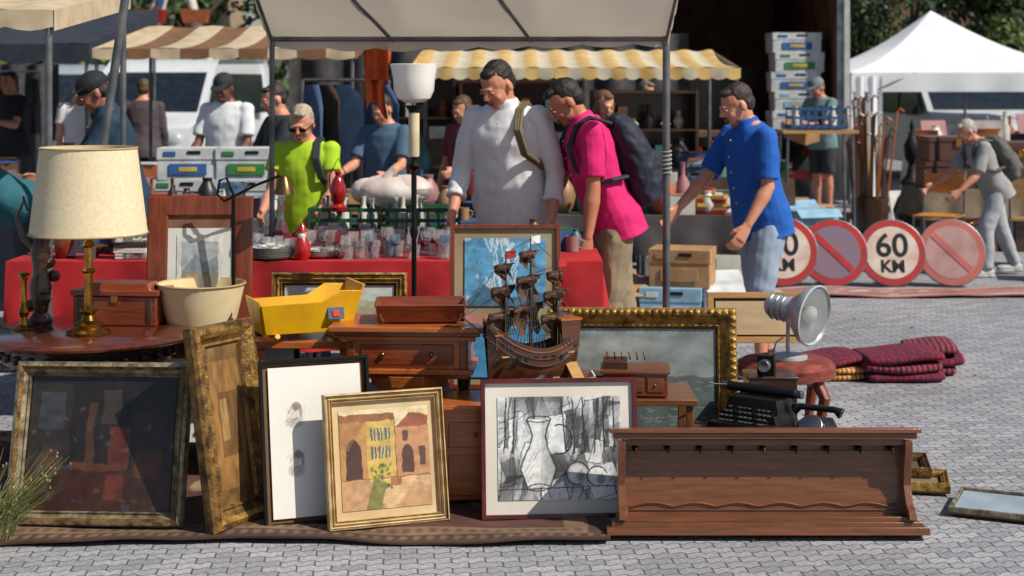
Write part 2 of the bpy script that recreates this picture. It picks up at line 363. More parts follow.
    if pack or strap:
        pm=mat('pack_%s'%name,pack or strap,tuple(q*.6 for q in (pack or strap)),sc=5,rough=.7,bump=.4,bsc=20)
        pb=B('straps')
        for sg in ((1,-1) if pack else (1,)):
            pts=[sp(.18)+Lf*sg*.15*k-Tf*.11*k,sp(.2)+Lf*sg*.185*W*k+Tf*.02*k,sp(.3)+Lf*sg*.15*k+Tf*.138*k*W,sp(.42)+Lf*sg*.115*k+Tf*.128*k*W,sp(.512)+Lf*sg*.1*k+Tf*.05*k,sp(.53)+Lf*sg*.1*k-Tf*.03*k,sp(.46)+Lf*sg*.09*k-Tf*.13*k]
            sm=[]
            for i in range(len(pts)-1):
                for t in (0,.33,.66): sm.append(pts[i].lerp(pts[i+1],t))
            sm.append(pts[-1])
            for dd in (-.014,0,.014): pb.tube([p+Lf*dd for p in sm],.011,pm,8)
        pb.done(parent=E)
        if pack:
            c0=sp(.24)-Tf*.2*k
            rr=[(c0+T*t*k-Tf*o*k,Lf,Tf,w*k,dp*k) for t,w,dp,o in ((-.25,.10,.05,-.02),(-.235,.14,.085,0),(-.1,.155,.11,.01),(.08,.15,.1,0),(.2,.125,.08,-.015),(.25,.07,.04,-.03))]
            r2=[(c0+T*t*k-Tf*.09*k,Lf,Tf,w*k,dp*k) for t,w,dp in ((-.2,.08,.03),(-.18,.11,.05),(-.02,.11,.05),(.01,.08,.03))]
            rem('backpack',[loft(rr,20),loft(r2,16)],vox,pm,E,3,disp=.02,dsz=.06)
    return E
# ================================================================ WORLD / LIGHT
w=bpy.data.worlds.new('World'); S.world=w; w.use_nodes=True; nt=w.node_tree
bg=nt.nodes['Background']; sk=nt.nodes.new('ShaderNodeTexSky'); sk.sky_type='NISHITA'; sk.sun_disc=False
SD=V((.66,-.36,.78)).normalized()
sk.sun_elevation=math.asin(SD.z); sk.sun_rotation=math.atan2(SD.x,SD.y)
nt.links.new(sk.outputs[0],bg.inputs[0]); bg.inputs[1].default_value=.078
sl=bpy.data.lights.new('sun','SUN'); sl.energy=5; sl.angle=R(.5); sl.color=(1,.94,.84)
so=bpy.data.objects.new('sun',sl); COL.objects.link(so); so.rotation_euler=SD.to_track_quat('Z','Y').to_euler()
cam=bpy.data.cameras.new('camera'); co=bpy.data.objects.new('camera',cam); COL.objects.link(co)
co.location=(0,0,1.7); co.rotation_euler=(R(90),0,0); cam.lens=56.25; cam.sensor_width=36; cam.shift_y=-208/1024; cam.clip_end=500
cam.dof.use_dof=True; cam.dof.focus_distance=6.3; cam.dof.aperture_fstop=3.6
S.camera=co
S.view_settings.view_transform='Standard'; S.view_settings.look='None'; S.view_settings.exposure=0
# ================================================================ GROUND
gm=bpy.data.materials.new('paving'); gm.use_nodes=True; nt=gm.node_tree; N=nt.nodes; L=nt.links; p=N['Principled BSDF']
tc=N.new('ShaderNodeTexCoord'); mp=N.new('ShaderNodeMapping'); mp.inputs['Rotation'].default_value=(0,0,R(-4)); L.new(tc.outputs['Object'],mp.inputs[0])
sx=N.new('ShaderNodeSeparateXYZ'); L.new(mp.outputs[0],sx.inputs[0])
def mth(op,a,b=None,c=None):
    n=N.new('ShaderNodeMath'); n.operation=op
    for i,q in enumerate((a,b,c)):
        if q is None: continue
        if isinstance(q,(int,float)): n.inputs[i].default_value=q
        else: L.new(q,n.inputs[i])
    return n.outputs[0]
nw=N.new('ShaderNodeTexNoise'); nw.inputs['Scale'].default_value=9; L.new(mp.outputs[0],nw.inputs['Vector'])
wob=mth('ADD',mth('MULTIPLY',mth('SINE',mth('MULTIPLY',sx.outputs[0],104.7)),.009),mth('MULTIPLY',nw.outputs[0],.014))
cx=N.new('ShaderNodeCombineXYZ'); L.new(sx.outputs[0],cx.inputs[0]); L.new(mth('ADD',sx.outputs[1],wob),cx.inputs[1])
br=N.new('ShaderNodeTexBrick'); L.new(cx.outputs[0],br.inputs['Vector']); br.inputs['Scale'].default_value=1
br.inputs['Brick Width'].default_value=.12; br.inputs['Row Height'].default_value=.06; br.inputs['Mortar Size'].default_value=.0055; br.inputs['Mortar Smooth'].default_value=.8
br.inputs['Color1'].default_value=(*s(164,163,166),1); br.inputs['Color2'].default_value=(*s(136,136,142),1); br.inputs['Mortar'].default_value=(*s(92,90,92),1)
no=N.new('ShaderNodeTexNoise'); no.inputs['Scale'].default_value=.7; no.inputs['Detail'].default_value=8; L.new(tc.outputs['Object'],no.inputs['Vector'])
nf=N.new('ShaderNodeTexNoise'); nf.inputs['Scale'].default_value=60; nf.inputs['Detail'].default_value=4; L.new(tc.outputs['Object'],nf.inputs['Vector'])
mr=N.new('ShaderNodeMapRange'); mr.inputs[1].default_value=.3; mr.inputs[2].default_value=.7; mr.inputs[3].default_value=.82; mr.inputs[4].default_value=1.14; L.new(no.outputs[0],mr.inputs[0])
mr2=N.new('ShaderNodeMapRange'); mr2.inputs[1].default_value=.3; mr2.inputs[2].default_value=.7; mr2.inputs[3].default_value=.72; mr2.inputs[4].default_value=1.25; L.new(nf.outputs[0],mr2.inputs[0])
mm=N.new('ShaderNodeVectorMath'); mm.operation='SCALE'; L.new(br.outputs['Color'],mm.inputs[0]); L.new(mth('MULTIPLY',mr.outputs[0],mr2.outputs[0]),mm.inputs['Scale'])
L.new(mm.outputs[0],p.inputs['Base Color']); p.inputs['Roughness'].default_value=.75
bp=N.new('ShaderNodeBump'); bp.inputs['Strength'].default_value=.45; bp.inputs['Distance'].default_value=.008
L.new(mth('ADD',mth('MULTIPLY',br.outputs['Fac'],-1),mth('MULTIPLY',nf.outputs[0],.5)),bp.inputs['Height']); L.new(bp.outputs[0],p.inputs['Normal'])
g=B('ground'); g.grid(lambda u,v:(-150+300*u,-40+340*v,0),4,4,gm); g.done()
b=B('fallen_leaves'); LM_=[mat('dead_leaf_a',s(130,90,44),rough=.9),mat('dead_leaf_b',s(92,70,44),rough=.9)]
for i in range(240):
    x_,y_=random.uniform(-3.5,7),random.uniform(5.4,15); a=random.random()*6.28; l_=random.uniform(.006,.018)
    b.add([(x_-l_*math.cos(a),y_-l_*math.sin(a),.004),(x_+l_*.5*math.sin(a),y_-l_*.5*math.cos(a),.009),(x_+l_*math.cos(a),y_+l_*math.sin(a),.005),(x_-l_*.5*math.sin(a),y_+l_*.5*math.cos(a),.011)],[(0,1,2,3)],random.choice(LM_))
b.done()
# ================================================================ RUGS
def rug(name,x0,x1,y0,y1,z,base,cols,n=160):
    e=empty(name,((x0+x1)/2,(y0+y1)/2,z)); c=Cv(x1-x0,y1-y0,base,n)
    c.rect(0,0,1,1,cols[0]); c.rect(.03,.05,.97,.95,cols[1]); c.rect(.06,.1,.94,.9,base)
    for i in range(110):
        xx,yy=random.random()*.86+.07,random.random()*.78+.11
        c.el(xx,yy,.008+.015*random.random(),.03+.03*random.random(),random.choice(cols),.8)
    for i in range(60):
        c.el((i+.5)/60,.03,.005,.014,cols[2],.5); c.el((i+.5)/60,.97,.005,.014,cols[2],.5); c.el((i+.5)/60,.075,.006,.014,cols[3],.6)
    c.nz(.6,20)
    o=c.mesh('pile',e,0,0,vcmat('rug_pile',.95,0)); me=o.data
    for v in me.vertices:
        a,b=v.co.x,v.co.z; v.co=(a+.01*math.sin(b*9),b-(y1-y0)/2+.022*math.sin(a*4+1)+.006*math.sin(a*17),.008+.01*math.sin(a*6+b*5)*math.sin(b*9+a*2)+.004)
    sd=o.modifiers.new('s','SOLIDIFY'); sd.thickness=.008; sd.offset=-1
rug('rug',-2.6,.36,5.84,7.6,.014,s(78,48,40),[s(70,50,40),s(118,92,68),s(134,112,86),s(60,40,46)],300)
rug('rug',1.9,5.6,12.45,12.95,.014,s(150,104,96),[s(150,84,76),s(176,168,160),s(130,116,114),s(160,110,100)],240)
# ================================================================ PICTURES
c=Cv(.56,.5,s(30,24,22),170); c.nz(.8,4); c.rect(0,0,1,.3,s(64,34,24),.7); c.rect(0,.3,.28,.95,s(46,40,34),.8); c.rect(.4,.25,.46,.8,s(70,48,34)); c.rect(.3,.3,.7,.36,s(84,48,30))
c.rect(.56,.36,.7,.62,s(92,40,28),.8); c.rect(.72,.2,.95,.75,s(50,34,28),.8); c.rect(.75,.25,.92,.45,s(74,46,32)); c.rect(.32,.05,.5,.28,s(58,28,20)); c.rect(.54,.08,.68,.26,s(96,44,28),.8)
c.el(.16,.35,.1,.12,s(84,60,42),.8,.6); c.rect(.06,.6,.24,.88,s(64,68,72),.6); c.rect(.5,.65,.62,.9,s(60,52,44),.8)
for i in range(30): c.el(random.random(),random.random()*.8,.012+.02*random.random(),.02,random.choice([s(110,76,50),s(60,66,74),s(100,56,36),s(76,70,60)]),.6,.7)
c.nz(.5,14).warp(.02,8)
frame('picture_frame',.68,.61,.055,SILV,(-1.57,6.02,.02),R(-3),R(15),c,prof='bold',fm2=GOLDD)
c=Cv(.2,.6,s(110,82,46)); c.nz(.9,5); c.rect(.1,.1,.9,.9,s(150,108,58),.5); c.rect(.25,.3,.8,.7,s(84,60,38),.7); c.rect(.3,.4,.5,.66,s(160,130,84),.6); c.nz(.5,10).warp()
frame('picture_frame',.36,.76,.085,GOLDD,(-1.03,6.05,.02),R(60),R(9),c,prof='bold',fm2=GOLD)
c=Cv(.36,.56,s(222,218,208),150); c.nz(.05,3)
for cy in (.70,.38):
    c.el(.27,cy-.07,.11,.05,s(150,144,136),.7,.7); c.el(.26,cy,.05,.055,s(206,192,178),.9,.4); c.el(.29,cy+.035,.055,.035,s(96,86,78),.8,.6); c.el(.335,cy+.0,.022,.05,s(110,100,92),.7,.6)
    for j in range(22): x=.16+.2*random.random(); yy=cy-.1+.14*random.random(); c.line(x,yy,x+.03,yy+.03,.0025,s(120,114,108),.6)
    c.line(.215,cy+.01,.2,cy-.015,.005,s(120,110,100),.8); c.line(.24,cy-.055,.3,cy-.045,.004,s(110,100,92),.8)
c.warp(.006)
frame('picture_frame',.43,.62,.014,BLACKM,(-.725,6.06,.02),R(20),R(12),c,prof='flat',child='pencil_portraits')
# courtyard watercolour
c=Cv(.35,.37,s(196,166,112),200); c.nz(.25,5)
c.rect(0,.78,1,1,s(208,190,150)); c.rect(0,.25,.3,.95,s(172,128,72)); c.rect(.3,.3,.62,.88,s(190,158,84)); c.rect(.62,.3,1,.8,s(176,128,88))
c.poly([(.62,.8),(.8,.95),(1,.9),(1,.8)],s(140,80,54)); c.rect(0,.88,.62,.95,s(130,86,56))
for x in (.35,.43,.51): 
    for y in (.5,.68): c.rect(x,y,x+.05,y+.12,s(92,100,88)); c.line(x+.025,y,x+.025,y+.12,.005,s(200,190,160)); c.line(x-.004,y,x-.004,y+.12,.004,s(110,74,44))
c.el(.15,.55,.09,.16,s(70,44,34),1,.1); c.rect(.06,.3,.24,.55,s(70,44,34)); c.el(.75,.52,.07,.1,s(84,52,44),1,.1); c.rect(.68,.34,.82,.52,s(84,52,44)); c.rect(.88,.4,.95,.6,s(84,60,56)); c.rect(.7,.66,.76,.76,s(90,60,50))
c.poly([(.0,.95),(.3,.95),(.3,.88),(.1,.6),(0,.6)],s(140,96,54),.5)
c.rect(0,0,1,.3,s(200,164,118)); c.poly([(0,.0),(.5,.0),(.3,.3),(0,.3)],s(160,112,76),.6); c.poly([(.6,.0),(1,.0),(1,.2),(.8,.24)],s(170,126,88),.6)
for i in range(60): c.el(.34+.22*random.random(),.2+.24*random.random(),.02,.02,random.choice([s(92,112,40),s(130,140,50),s(60,84,36),s(190,170,60)]),.8,.6)
for i in range(14): x=random.random();y=random.random()*.2; c.line(x,y,x+.12,y+.01,.004,s(150,110,76),.6)
c.poly([(.26,.0),(.36,.3),(.5,.27),(.44,0)],s(100,112,48),.8); c.line(.02,.3,1,.31,.006,s(110,74,50)); c.line(.62,.3,.62,.86,.006,s(110,74,50)); c.rect(.55,.22,.66,.3,s(150,90,44),.9); c.nz(.4,14).warp(.016,14)
frame('picture_frame',.47,.5,.035,CREAM,(-.465,6.03,.02),R(20),R(12),c,matw=.03,matm=mat('mount_tan',s(206,180,138),s(190,160,116),rough=.8),fm2=GOLDD)
# cubist drawing
c=Cv(.48,.39,s(176,176,174),250); c.nz(.3,4)
for i in range(90):
    x,y=random.random(),random.random(); w_,h_=random.uniform(.04,.12),random.uniform(.1,.26); a=random.uniform(-.35,.35)
    q=[(x+math.cos(a)*dx-math.sin(a)*dy,y+math.sin(a)*dx+math.cos(a)*dy) for dx,dy in ((-w_,-h_),(w_,-h_*random.uniform(.6,1)),(w_*random.uniform(.5,1),h_),(-w_,h_*random.uniform(.5,1)))]
    gq=random.choice([26,46,80,120,225,235,240,240]); c.poly(q,s(gq,gq,gq),.8,grad=random.random()*6.28)
    for j in range(4):
        if random.random()<.55: c.line(*q[j],*q[(j+1)%4],.0055,s(40,40,42),.8)
c.poly([(.24,.12),(.42,.12),(.47,.3),(.40,.5),(.385,.62),(.43,.78),(.24,.78),(.28,.62),(.25,.5),(.18,.3)],s(226,226,222),.85)
c.poly([(.34,.12),(.42,.12),(.47,.3),(.40,.5),(.385,.62),(.43,.78),(.36,.78)],s(80,80,82),.75,grad=0)
for q in ([(.24,.12),(.18,.3),(.25,.5),(.28,.62),(.24,.78)],[(.42,.12),(.47,.3),(.40,.5),(.385,.62),(.43,.78)]):
    for j in range(4): c.line(*q[j],*q[j+1],.009,s(34,34,36),.9)
c.arc(.50,.58,.1,.14,-110,110,.009,s(34,34,36)); c.arc(.335,.78,.095,.03,0,360,.007,s(34,34,36)); c.arc(.33,.12,.09,.03,0,360,.007,s(44,44,46))
for (x,y,r_) in ((.64,.25,.09),(.8,.22,.08)):
    c.el(x,y,r_,r_*1.2,s(225,225,222),.7,.5); c.el(x+.03,y-.03,r_*.6,r_*.8,s(70,70,72),.7,.8); c.arc(x,y,r_,r_*1.2,20,280,.007,s(36,36,38))
for x in (.05,.12,.55,.62,.7,.78,.86,.94): c.line(x,.45,x+random.uniform(-.04,.04),.98,.008,s(40,40,42)); c.poly([(x,.5),(x+.04,.5),(x+.05,.97),(x,.97)],s(40,40,42),.8,grad=random.random()*6)
for i in range(90): x,y=random.random(),random.random(); c.line(x,y,x+.05,y+.09,.0025,s(50,50,52),.6)
c.line(.0,.1,1,.13,.006,s(40,40,42)); c.nz(.25,30).warp(.008,12)
frame('picture_frame',.61,.53,.018,mat('red_lacquer_frame',s(104,26,24),s(56,14,14),rough=.3,coat=.4),(.188,6.15,.015),R(4),R(12),c,matw=.05,matm=MATB,prof='flat',child='charcoal_drawing')
c=Cv(.62,.42,s(128,134,132),160); c.rect(0,.0,1,.5,s(80,92,90)); c.nz(.5,5)
for i in range(90):
    x,y=random.random(),random.random()*.48; c.line(x,y,x+.12*random.random(),y+.01,.005,s(160,168,162),.5)
c.el(.3,.8,.4,.12,s(160,160,150),.4,.9); c.rect(0,.5,1,.515,s(60,66,68),.7); c.poly([(.3,.5),(.42,.5),(.4,.54),(.31,.53)],s(44,40,36)); c.line(.36,.5,.36,.72,.004,s(50,46,40)); c.nz(.3,12).warp()
frame('picture_frame',.80,.60,.085,GOLD,(.565,6.85,.12),R(-2),R(9),c,prof='bold',beads=.030)
c=Cv(.36,.30,s(90,150,185),150); c.nz(.5,5)
for i in range(60): c.el(random.random(),random.random(),.06*random.random()+.02,.04,random.choice([s(60,125,170),s(205,215,220),s(120,170,190),s(50,105,150)]),.6,.8)
for i in range(40): x=.3+.3*random.random();y=random.random(); c.line(x,y,x+random.uniform(-.1,.1),y+.2,.012,s(220,226,228),.7)
c.poly([(0,0),(.2,.35),(.5,.12),(1,.2),(1,0)],s(60,90,110),.8); c.nz(.3,16).warp(.03,8)
E=frame('picture_frame',.49,.72,.02,W_MAHZ,(-.03,7.05,.34),R(0),R(7),None,matw=.1,matm=MATBG,prof='flat')
c.mesh('painting_upper',E,-.012,.36)
c2=Cv(.36,.24,s(70,140,185),110); c2.nz(.5,5)
for i in range(40): c2.el(random.random(),random.random(),.06,.04,random.choice([s(40,110,160),s(210,220,224),s(90,150,180)]),.6,.8)
c2.warp(.03,8); c2.mesh('painting_lower',E,-.012,.05)
c=Cv(.2,.27,s(206,206,198)); c.nz(.1,4); c.rect(.1,.1,.9,.9,s(160,166,168)); c.rect(.1,.1,.9,.4,s(130,128,112)); c.poly([(.1,.4),(.4,.7),(.6,.55),(.9,.66),(.9,.4)],s(120,134,142)); c.rect(.2,.2,.45,.36,s(156,138,108)); c.nz(.4,10).warp(.03)
E=frame('picture_frame',.46,.66,.09,W_MAHZ,(-1.37,7.0,.53),R(3),R(6),None,matw=.1,matm=mat('mount_grey',s(130,94,72),s(106,68,50),rough=.8),prof='flat')
cc=Cv(.29,.33,s(206,206,200),40); cc.a[:]=np.array(s(208,208,202)); cc.nz(.05,3); cc.mesh('mount',E,-.009,.19); c.mesh('print',E,-.012,.22)
c=Cv(.5,.18,s(160,160,130)); c.nz(.4,5); c.rect(0,.6,1,1,s(190,196,190)); c.rect(.1,.1,.6,.5,s(120,120,78),.6); c.nz(.3,10).warp(.03)
frame('picture_frame',.62,.30,.05,GOLD,(-.79,7.3,.52),R(0),R(8),c,fm2=GOLDD)
frame('picture_frame',.5,.24,.03,W_PIN,(1.18,7.6,.45),R(0),R(10),Cv(.42,.16,s(186,160,124)).nz(.2,4),prof='flat')
frame('picture_frame',.6,.5,.02,BLACKM,(-1.2,6.75,.15),R(5),R(10),Cv(.55,.45,s(190,194,196)).nz(.15,3),prof='flat')
frame('picture_frame',.36,.3,.012,SILV,(1.86,6.15,.02),R(-25),R(88),Cv(.33,.27,s(150,162,172)).nz(.2,3),prof='flat')
frame('picture_frame',.34,.2,.035,GOLD,(1.62,6.55,.02),R(-12),R(86),Cv(.26,.12,s(120,110,90)).nz(.3,3))
frame('picture_frame',.30,.2,.035,GOLDD,(1.60,6.68,.05),R(-8),R(84),Cv(.22,.12,s(90,80,60)).nz(.3,3))
# ================================================================ COAT RACK SHELF
b=B('wall_coat_rack')
b.box((0,0,.02),(1.19,.15,.028),W_WAL); b.box((0,.006,.042),(1.15,.13,.018),W_WAL); b.box((0,.012,.06),(1.11,.11,.018),W_WAL)
b.box((0,.05,.20),(1.05,.018,.28),W_WAL)
for sx_ in (-1,1):
    pr=[(-.075,.06),(.05,.06),(.05,.345),(-.055,.345),(-.05,.30),(-.02,.25),(.0,.18),(-.03,.11),(-.065,.09)]
    vs=[(sx_*.535-.014,y_,z_) for y_,z_ in pr]+[(sx_*.535+.014,y_,z_) for y_,z_ in pr]; n=len(pr)
    b.add(vs,[tuple(range(n)),tuple(range(n,2*n))[::-1]]+[(i,i+n,(i+1)%n+n,(i+1)%n) for i in range(n)],W_WALZ)
b.box((0,.0,.362),(1.13,.12,.022),W_WAL); b.box((0,-.004,.382),(1.16,.14,.016),W_WAL); b.box((0,.01,.338),(1.06,.09,.02),W_WAL)
b.tube([(-.5+i*.02,.037,.1+.014*abs(math.sin(i*.39))) for i in range(51)],.005,W_WAL,6)
b.tube([(-.5+i*.02,.038,.088) for i in range(51)],.003,W_WAL,6)
b.box((0,.036,.30),(1.03,.01,.012),W_WAL)
for i in range(9):
    x_=-.48+i*.12
    b.lathe([(.010,0),(.013,.004),(.007,.01),(.005,.03),(.010,.036),(.008,.045),(.002,.05)],(x_,.03,.315),BLACKM,10,M=Matrix.Rotation(R(90),4,'X'))
    b.tube([(x_,.0,.315),(x_,-.02,.30),(x_,-.03,.305),(x_,-.034,.32)],.004,BRASS if i%4==0 else BLACKM,6)
b.done((.945,5.96,.005),R(0),R(10),bevel=.003)
# ================================================================ ROUND TABLE
b=B('round_table')
b.lathe([(.0001,.63),(.40,.63),(.43,.635),(.455,.645),(.46,.655),(.45,.662),(.44,.668),(.0001,.668)],(0,0,0),wood('polished_rosewood',s(104,48,32),s(58,25,17),rough=.16,coat=.8),48)
b.lathe([(.0001,.55),(.34,.55),(.345,.57),(.345,.63),(.0001,.63)],(0,0,0),W_DRK,40)
for i in range(4):
    a=R(45+90*i+8); cx_,cy_=math.cos(a),math.sin(a)
    b.lathe([(.012,0),(.02,.01),(.014,.05),(.018,.2),(.026,.36),(.018,.40),(.034,.43),(.034,.55)],(cx_*.31,cy_*.31,0),W_DRK,12)
    b.tube([(cx_*.31,cy_*.31,.16),(0,0,.2)],.012,W_DRK,8)
for i in range(28):
    a=2*math.pi*i/28; b.ell((.352*math.cos(a),.352*math.sin(a),.585),(.016,.016,.02),W_DRK,8)
b.done((-1.75,6.62,0),ang=40)
b=B('table_lamp')
b.lathe([(.085,0),(.088,.012),(.07,.022),(.055,.028),(.058,.04),(.03,.055),(.022,.075),(.034,.09),(.034,.1),(.018,.115),(.016,.2),(.02,.24),(.03,.25),(.018,.262),(.016,.34),(.026,.35),(.014,.37),(.008,.39),(.008,.60),(.012,.61),(.003,.63)],(0,0,0),BRASS,24)
SH=mat('linen_shade',s(222,206,172),s(212,194,158),sc=60,rough=.9,bump=.12,bsc=160)
b.lathe([(.228,.395),(.187,.735),(.184,.735),(.225,.395)],(0,0,0),SH,48,cap=False)
TR=mat('shade_trim',s(184,156,112),rough=.8)
for r_,z_ in ((.229,.397),(.188,.733)):
    b.tube([(r_*math.cos(2*math.pi*i/48),r_*math.sin(2*math.pi*i/48),z_) for i in range(49)],.004,TR,6)
for i in range(3): b.tube([(0,0,.6),(.186*math.cos(i*2.09),.186*math.sin(i*2.09),.72)],.002,BRASS,5)
b.done((-1.72,6.5,.669),sc=1.03)
b=B('wooden_casket'); b.box((0,0,.06),(.36,.2,.12),W_MAH); b.box((0,0,.135),(.38,.22,.022),W_MAH); b.box((0,0,.158),(.3,.15,.03),W_MAH,tp=.85); b.box((0,-.103,.11),(.03,.008,.035),BRASS)
for sx_ in (-1,1): b.box((sx_*.15,-.102,.06),(.02,.006,.1),W_DRK)
b.done((-1.66,6.82,.669),R(-6),bevel=.004)
b=B('brass_candlestick'); b.lathe([(.05,0),(.052,.01),(.02,.02),(.014,.05),(.024,.07),(.012,.1),(.012,.2),(.02,.22),(.026,.23),(.015,.235)],(0,0,0),BRASS,16); b.done((-2.02,6.62,.669))
b=B('carved_figurine')
b.lathe([(.05,0),(.055,.02),(.03,.05),(.04,.1),(.05,.16),(.03,.22),(.035,.27),(.045,.3),(.03,.36),(.01,.4)],(0,0,0),W_DRK,12)
for i in range(9): b.ell((random.uniform(-.05,.05),random.uniform(-.04,.04),.08+.03*i),(.03,.03,.028),W_DRK,8)
b.tube([(0,0,.3),(-.07,0,.36),(-.1,0,.45),(-.07,0,.52)],[.02,.014,.01,.004],W_DRK,8); b.tube([(0,0,.3),(.05,0,.4),(.02,0,.5)],[.018,.012,.004],W_DRK,8); b.done((-1.99,6.75,.669))
b=B('lampshade'); CS=mat('cream_parchment',s(226,206,164),s(212,188,140),sc=6,rough=.7)
b.lathe([(.13,0),(.152,.06),(.168,.13),(.185,.205),(.181,.205),(.164,.13),(.148,.06),(.126,0)],(0,0,0),CS,40,cap=False); b.tube([(.186*math.cos(2*math.pi*i/40),.186*math.sin(2*math.pi*i/40),.205) for i in range(41)],.005,TR,6)
b.lathe([(.0001,.004),(.126,.004)],(0,0,0),CS,40,cap=False)
b.done((-1.33,6.85,.625))
b=B('side_table'); b.box((0,0,.6),(.5,.4,.03),W_MAH); b.box((0,0,.55),(.44,.34,.07),W_MAH)
for sx_ in (-1,1):
    for sy_ in (-1,1): b.box((sx_*.2,sy_*.15,.26),(.035,.035,.52),W_MAHZ,tp=1.3)
b.done((-1.3,6.95,.004),bevel=.004)
# yellow cradle
b=B('doll_cradle'); YL=mat('yellow_enamel',s(232,180,20),s(208,150,10),sc=5,rough=.4,coat=.2)
b.box((0,0,.045),(.35,.16,.012),YL)
for sg in (-1,1):
    vs=[(-.19,sg*.085,.04),(.16,sg*.085,.04),(.21,sg*.12,.21),(.12,sg*.12,.215),(.04,sg*.115,.17),(-.215,sg*.115,.165)]
    vs+= [(x_,y_+sg*.012,z_) for x_,y_,z_ in vs]
    b.add(vs,[tuple(range(6)),tuple(range(6,12))[::-1]]+[(i,i+6,(i+1)%6+6,(i+1)%6) for i in range(6)],YL)
b.add([(-.19,-.085,.04),(-.19,.085,.04),(-.215,.12,.18),(-.215,-.12,.18),(-.202,-.085,.04),(-.202,.085,.04),(-.227,.12,.18),(-.227,-.12,.18)],[(0,1,2,3),(7,6,5,4),(0,4,5,1),(2,6,7,3),(1,5,6,2),(0,3,7,4)],YL)
b.add([(.16,-.085,.04),(.16,.085,.04),(.215,.125,.235),(.215,-.125,.235),(.172,-.085,.04),(.172,.085,.04),(.227,.125,.235),(.227,-.125,.235)],[(0,3,2,1),(4,5,6,7),(0,1,5,4),(2,3,7,6),(1,2,6,5),(0,4,7,3)],YL)
b.box((.1,-.122,.12),(.07,.006,.05),mat('blue_decal',s(60,90,120)),rot=(R(-14),0,0)); b.box((.1,-.127,.12),(.03,.005,.028),mat('red_decal',s(190,50,40)),rot=(R(-14),0,0))
for x_ in (-.15,.12): b.tube([(x_,-.14,.04),(x_,-.08,.014),(x_,0,.008),(x_,.08,.014),(x_,.14,.04)],.012,YL,8)
b.done((-.87,6.72,.612),R(22),bevel=.002)
b=B('small_stool'); b.box((0,0,.60),(.42,.28,.03),W_ORA); 
for sx_ in (-1,1):
    for sy_ in (-1,1): b.box((sx_*.17,sy_*.1,.29),(.03,.03,.58),W_ORA)
b.box((0,0,.3),(.36,.02,.03),W_ORA); b.done((-.87,6.75,.004),bevel=.003)
b=B('sewing_cabinet')
b.box((0,0,.665),(.64,.38,.022),W_ORA); b.box((0,0,.645),(.6,.34,.02),W_MAH); b.box((0,0,.625),(.56,.32,.02),W_ORA); b.box((0,0,.56),(.5,.3,.12),W_ORA); b.box((0,0,.49),(.54,.33,.022),W_ORA); b.box((0,0,.47),(.5,.3,.02),W_MAH)
b.box((0,-.153,.56),(.38,.008,.085),W_MAH)
for sg in (-1,1): b.ell((sg*.1,-.163,.56),(.012,.012,.012),BRASS,8); b.box((sg*.23,-.154,.56),(.03,.01,.12),W_MAH)
b.lathe([(.18,0),(.17,.05),(.10,.1),(.06,.16),(.0001,.17)][::-1],(0,0,.47),W_ORA,8,M=Matrix.Rotation(R(180),4,'X')@Matrix.Rotation(R(22.5),4,'Z'))
for sx_ in (-1,1):
    b.lathe([(.018,0),(.026,.03),(.016,.08),(.028,.14),(.034,.2),(.02,.25),(.03,.3),(.018,.36),(.028,.42),(.028,.47)],(sx_*.22,0,.0),W_DRK,12)
    b.tube([(sx_*.22,-.14,.02),(sx_*.22,-.06,.07),(sx_*.22,.06,.07),(sx_*.22,.14,.02)],.018,W_DRK,8)
b.box((0,0,.12),(.44,.025,.05),W_DRK)
b.done((-.42,6.68,.02),R(-3),bevel=.004)
b=B('bedside_cabinet'); b.box((0,0,.2),(.26,.26,.36),W_ORA); b.box((0,0,.39),(.3,.3,.02),W_ORA); b.box((0,-.132,.28),(.21,.006,.1),W_ORA); b.box((0,-.132,.12),(.21,.006,.16),W_ORA)
b.ell((0,-.14,.28),(.01,.01,.01),BRASS,8); b.done((-.16,6.45,.02),R(6),bevel=.004)
b=B('wooden_tray'); b.box((0,0,.01),(.30,.19,.012),W_MAH)
for sx_ in (-1,1): b.box((sx_*.17,0,.045),(.01,.24,.08),W_MAH,rot=(0,R(sx_*25),0)); b.box((0,sx_*.115,.045),(.36,.01,.08),W_MAH,rot=(R(-sx_*25),0,0))
b.done((-.38,6.68,.698),R(3),bevel=.002)
# ship model
b=B('ship_model'); HW=wood('ship_hull',s(100,60,36),s(52,30,18)); SAIL=mat('old_sailcloth',s(104,76,54),s(54,36,26),sc=14,rough=.9,bump=.5)
def hull(u,v):
    x=-.17+.34*u; a=(v-.5)*math.pi; wd=.062*(math.sin(math.pi*min(1,max(0,u*.88+.1))))**.55
    sheer=.085*(abs(u-.42)*2)**2; dep=.15
    return (x+.03*(u-.5)*(1-math.cos(a)),wd*math.sin(a),.04+dep*(1-max(0,math.cos(a))**.7)+sheer*abs(math.sin(a)))
b.grid(hull,28,14,HW); b.box((-.01,0,.165),(.29,.095,.006),W_PIN); b.box((-.14,0,.235),(.07,.095,.09),HW,tp=1.1); b.box((-.14,0,.285),(.085,.11,.008),W_ORA); b.box((.13,0,.215),(.05,.07,.05),HW); b.box((.13,0,.243),(.06,.08,.006),W_ORA)
for k_ in range(6): b.tube([tuple(V(hull(i/20,.02 if k_%2 else .98))+V((0,0,.004-.024*(k_//2)))) for i in range(21)],.004,W_WAL if k_<2 else W_DRK,5)
for i in range(7):
    for sg in (-1,1): b.box((-.1+.035*i,sg*.06,.155),(.014,.006,.014),BLACK)
b.tube([(.15,0,.22),(.27,0,.31)],[.007,.003],W_DRK,6)
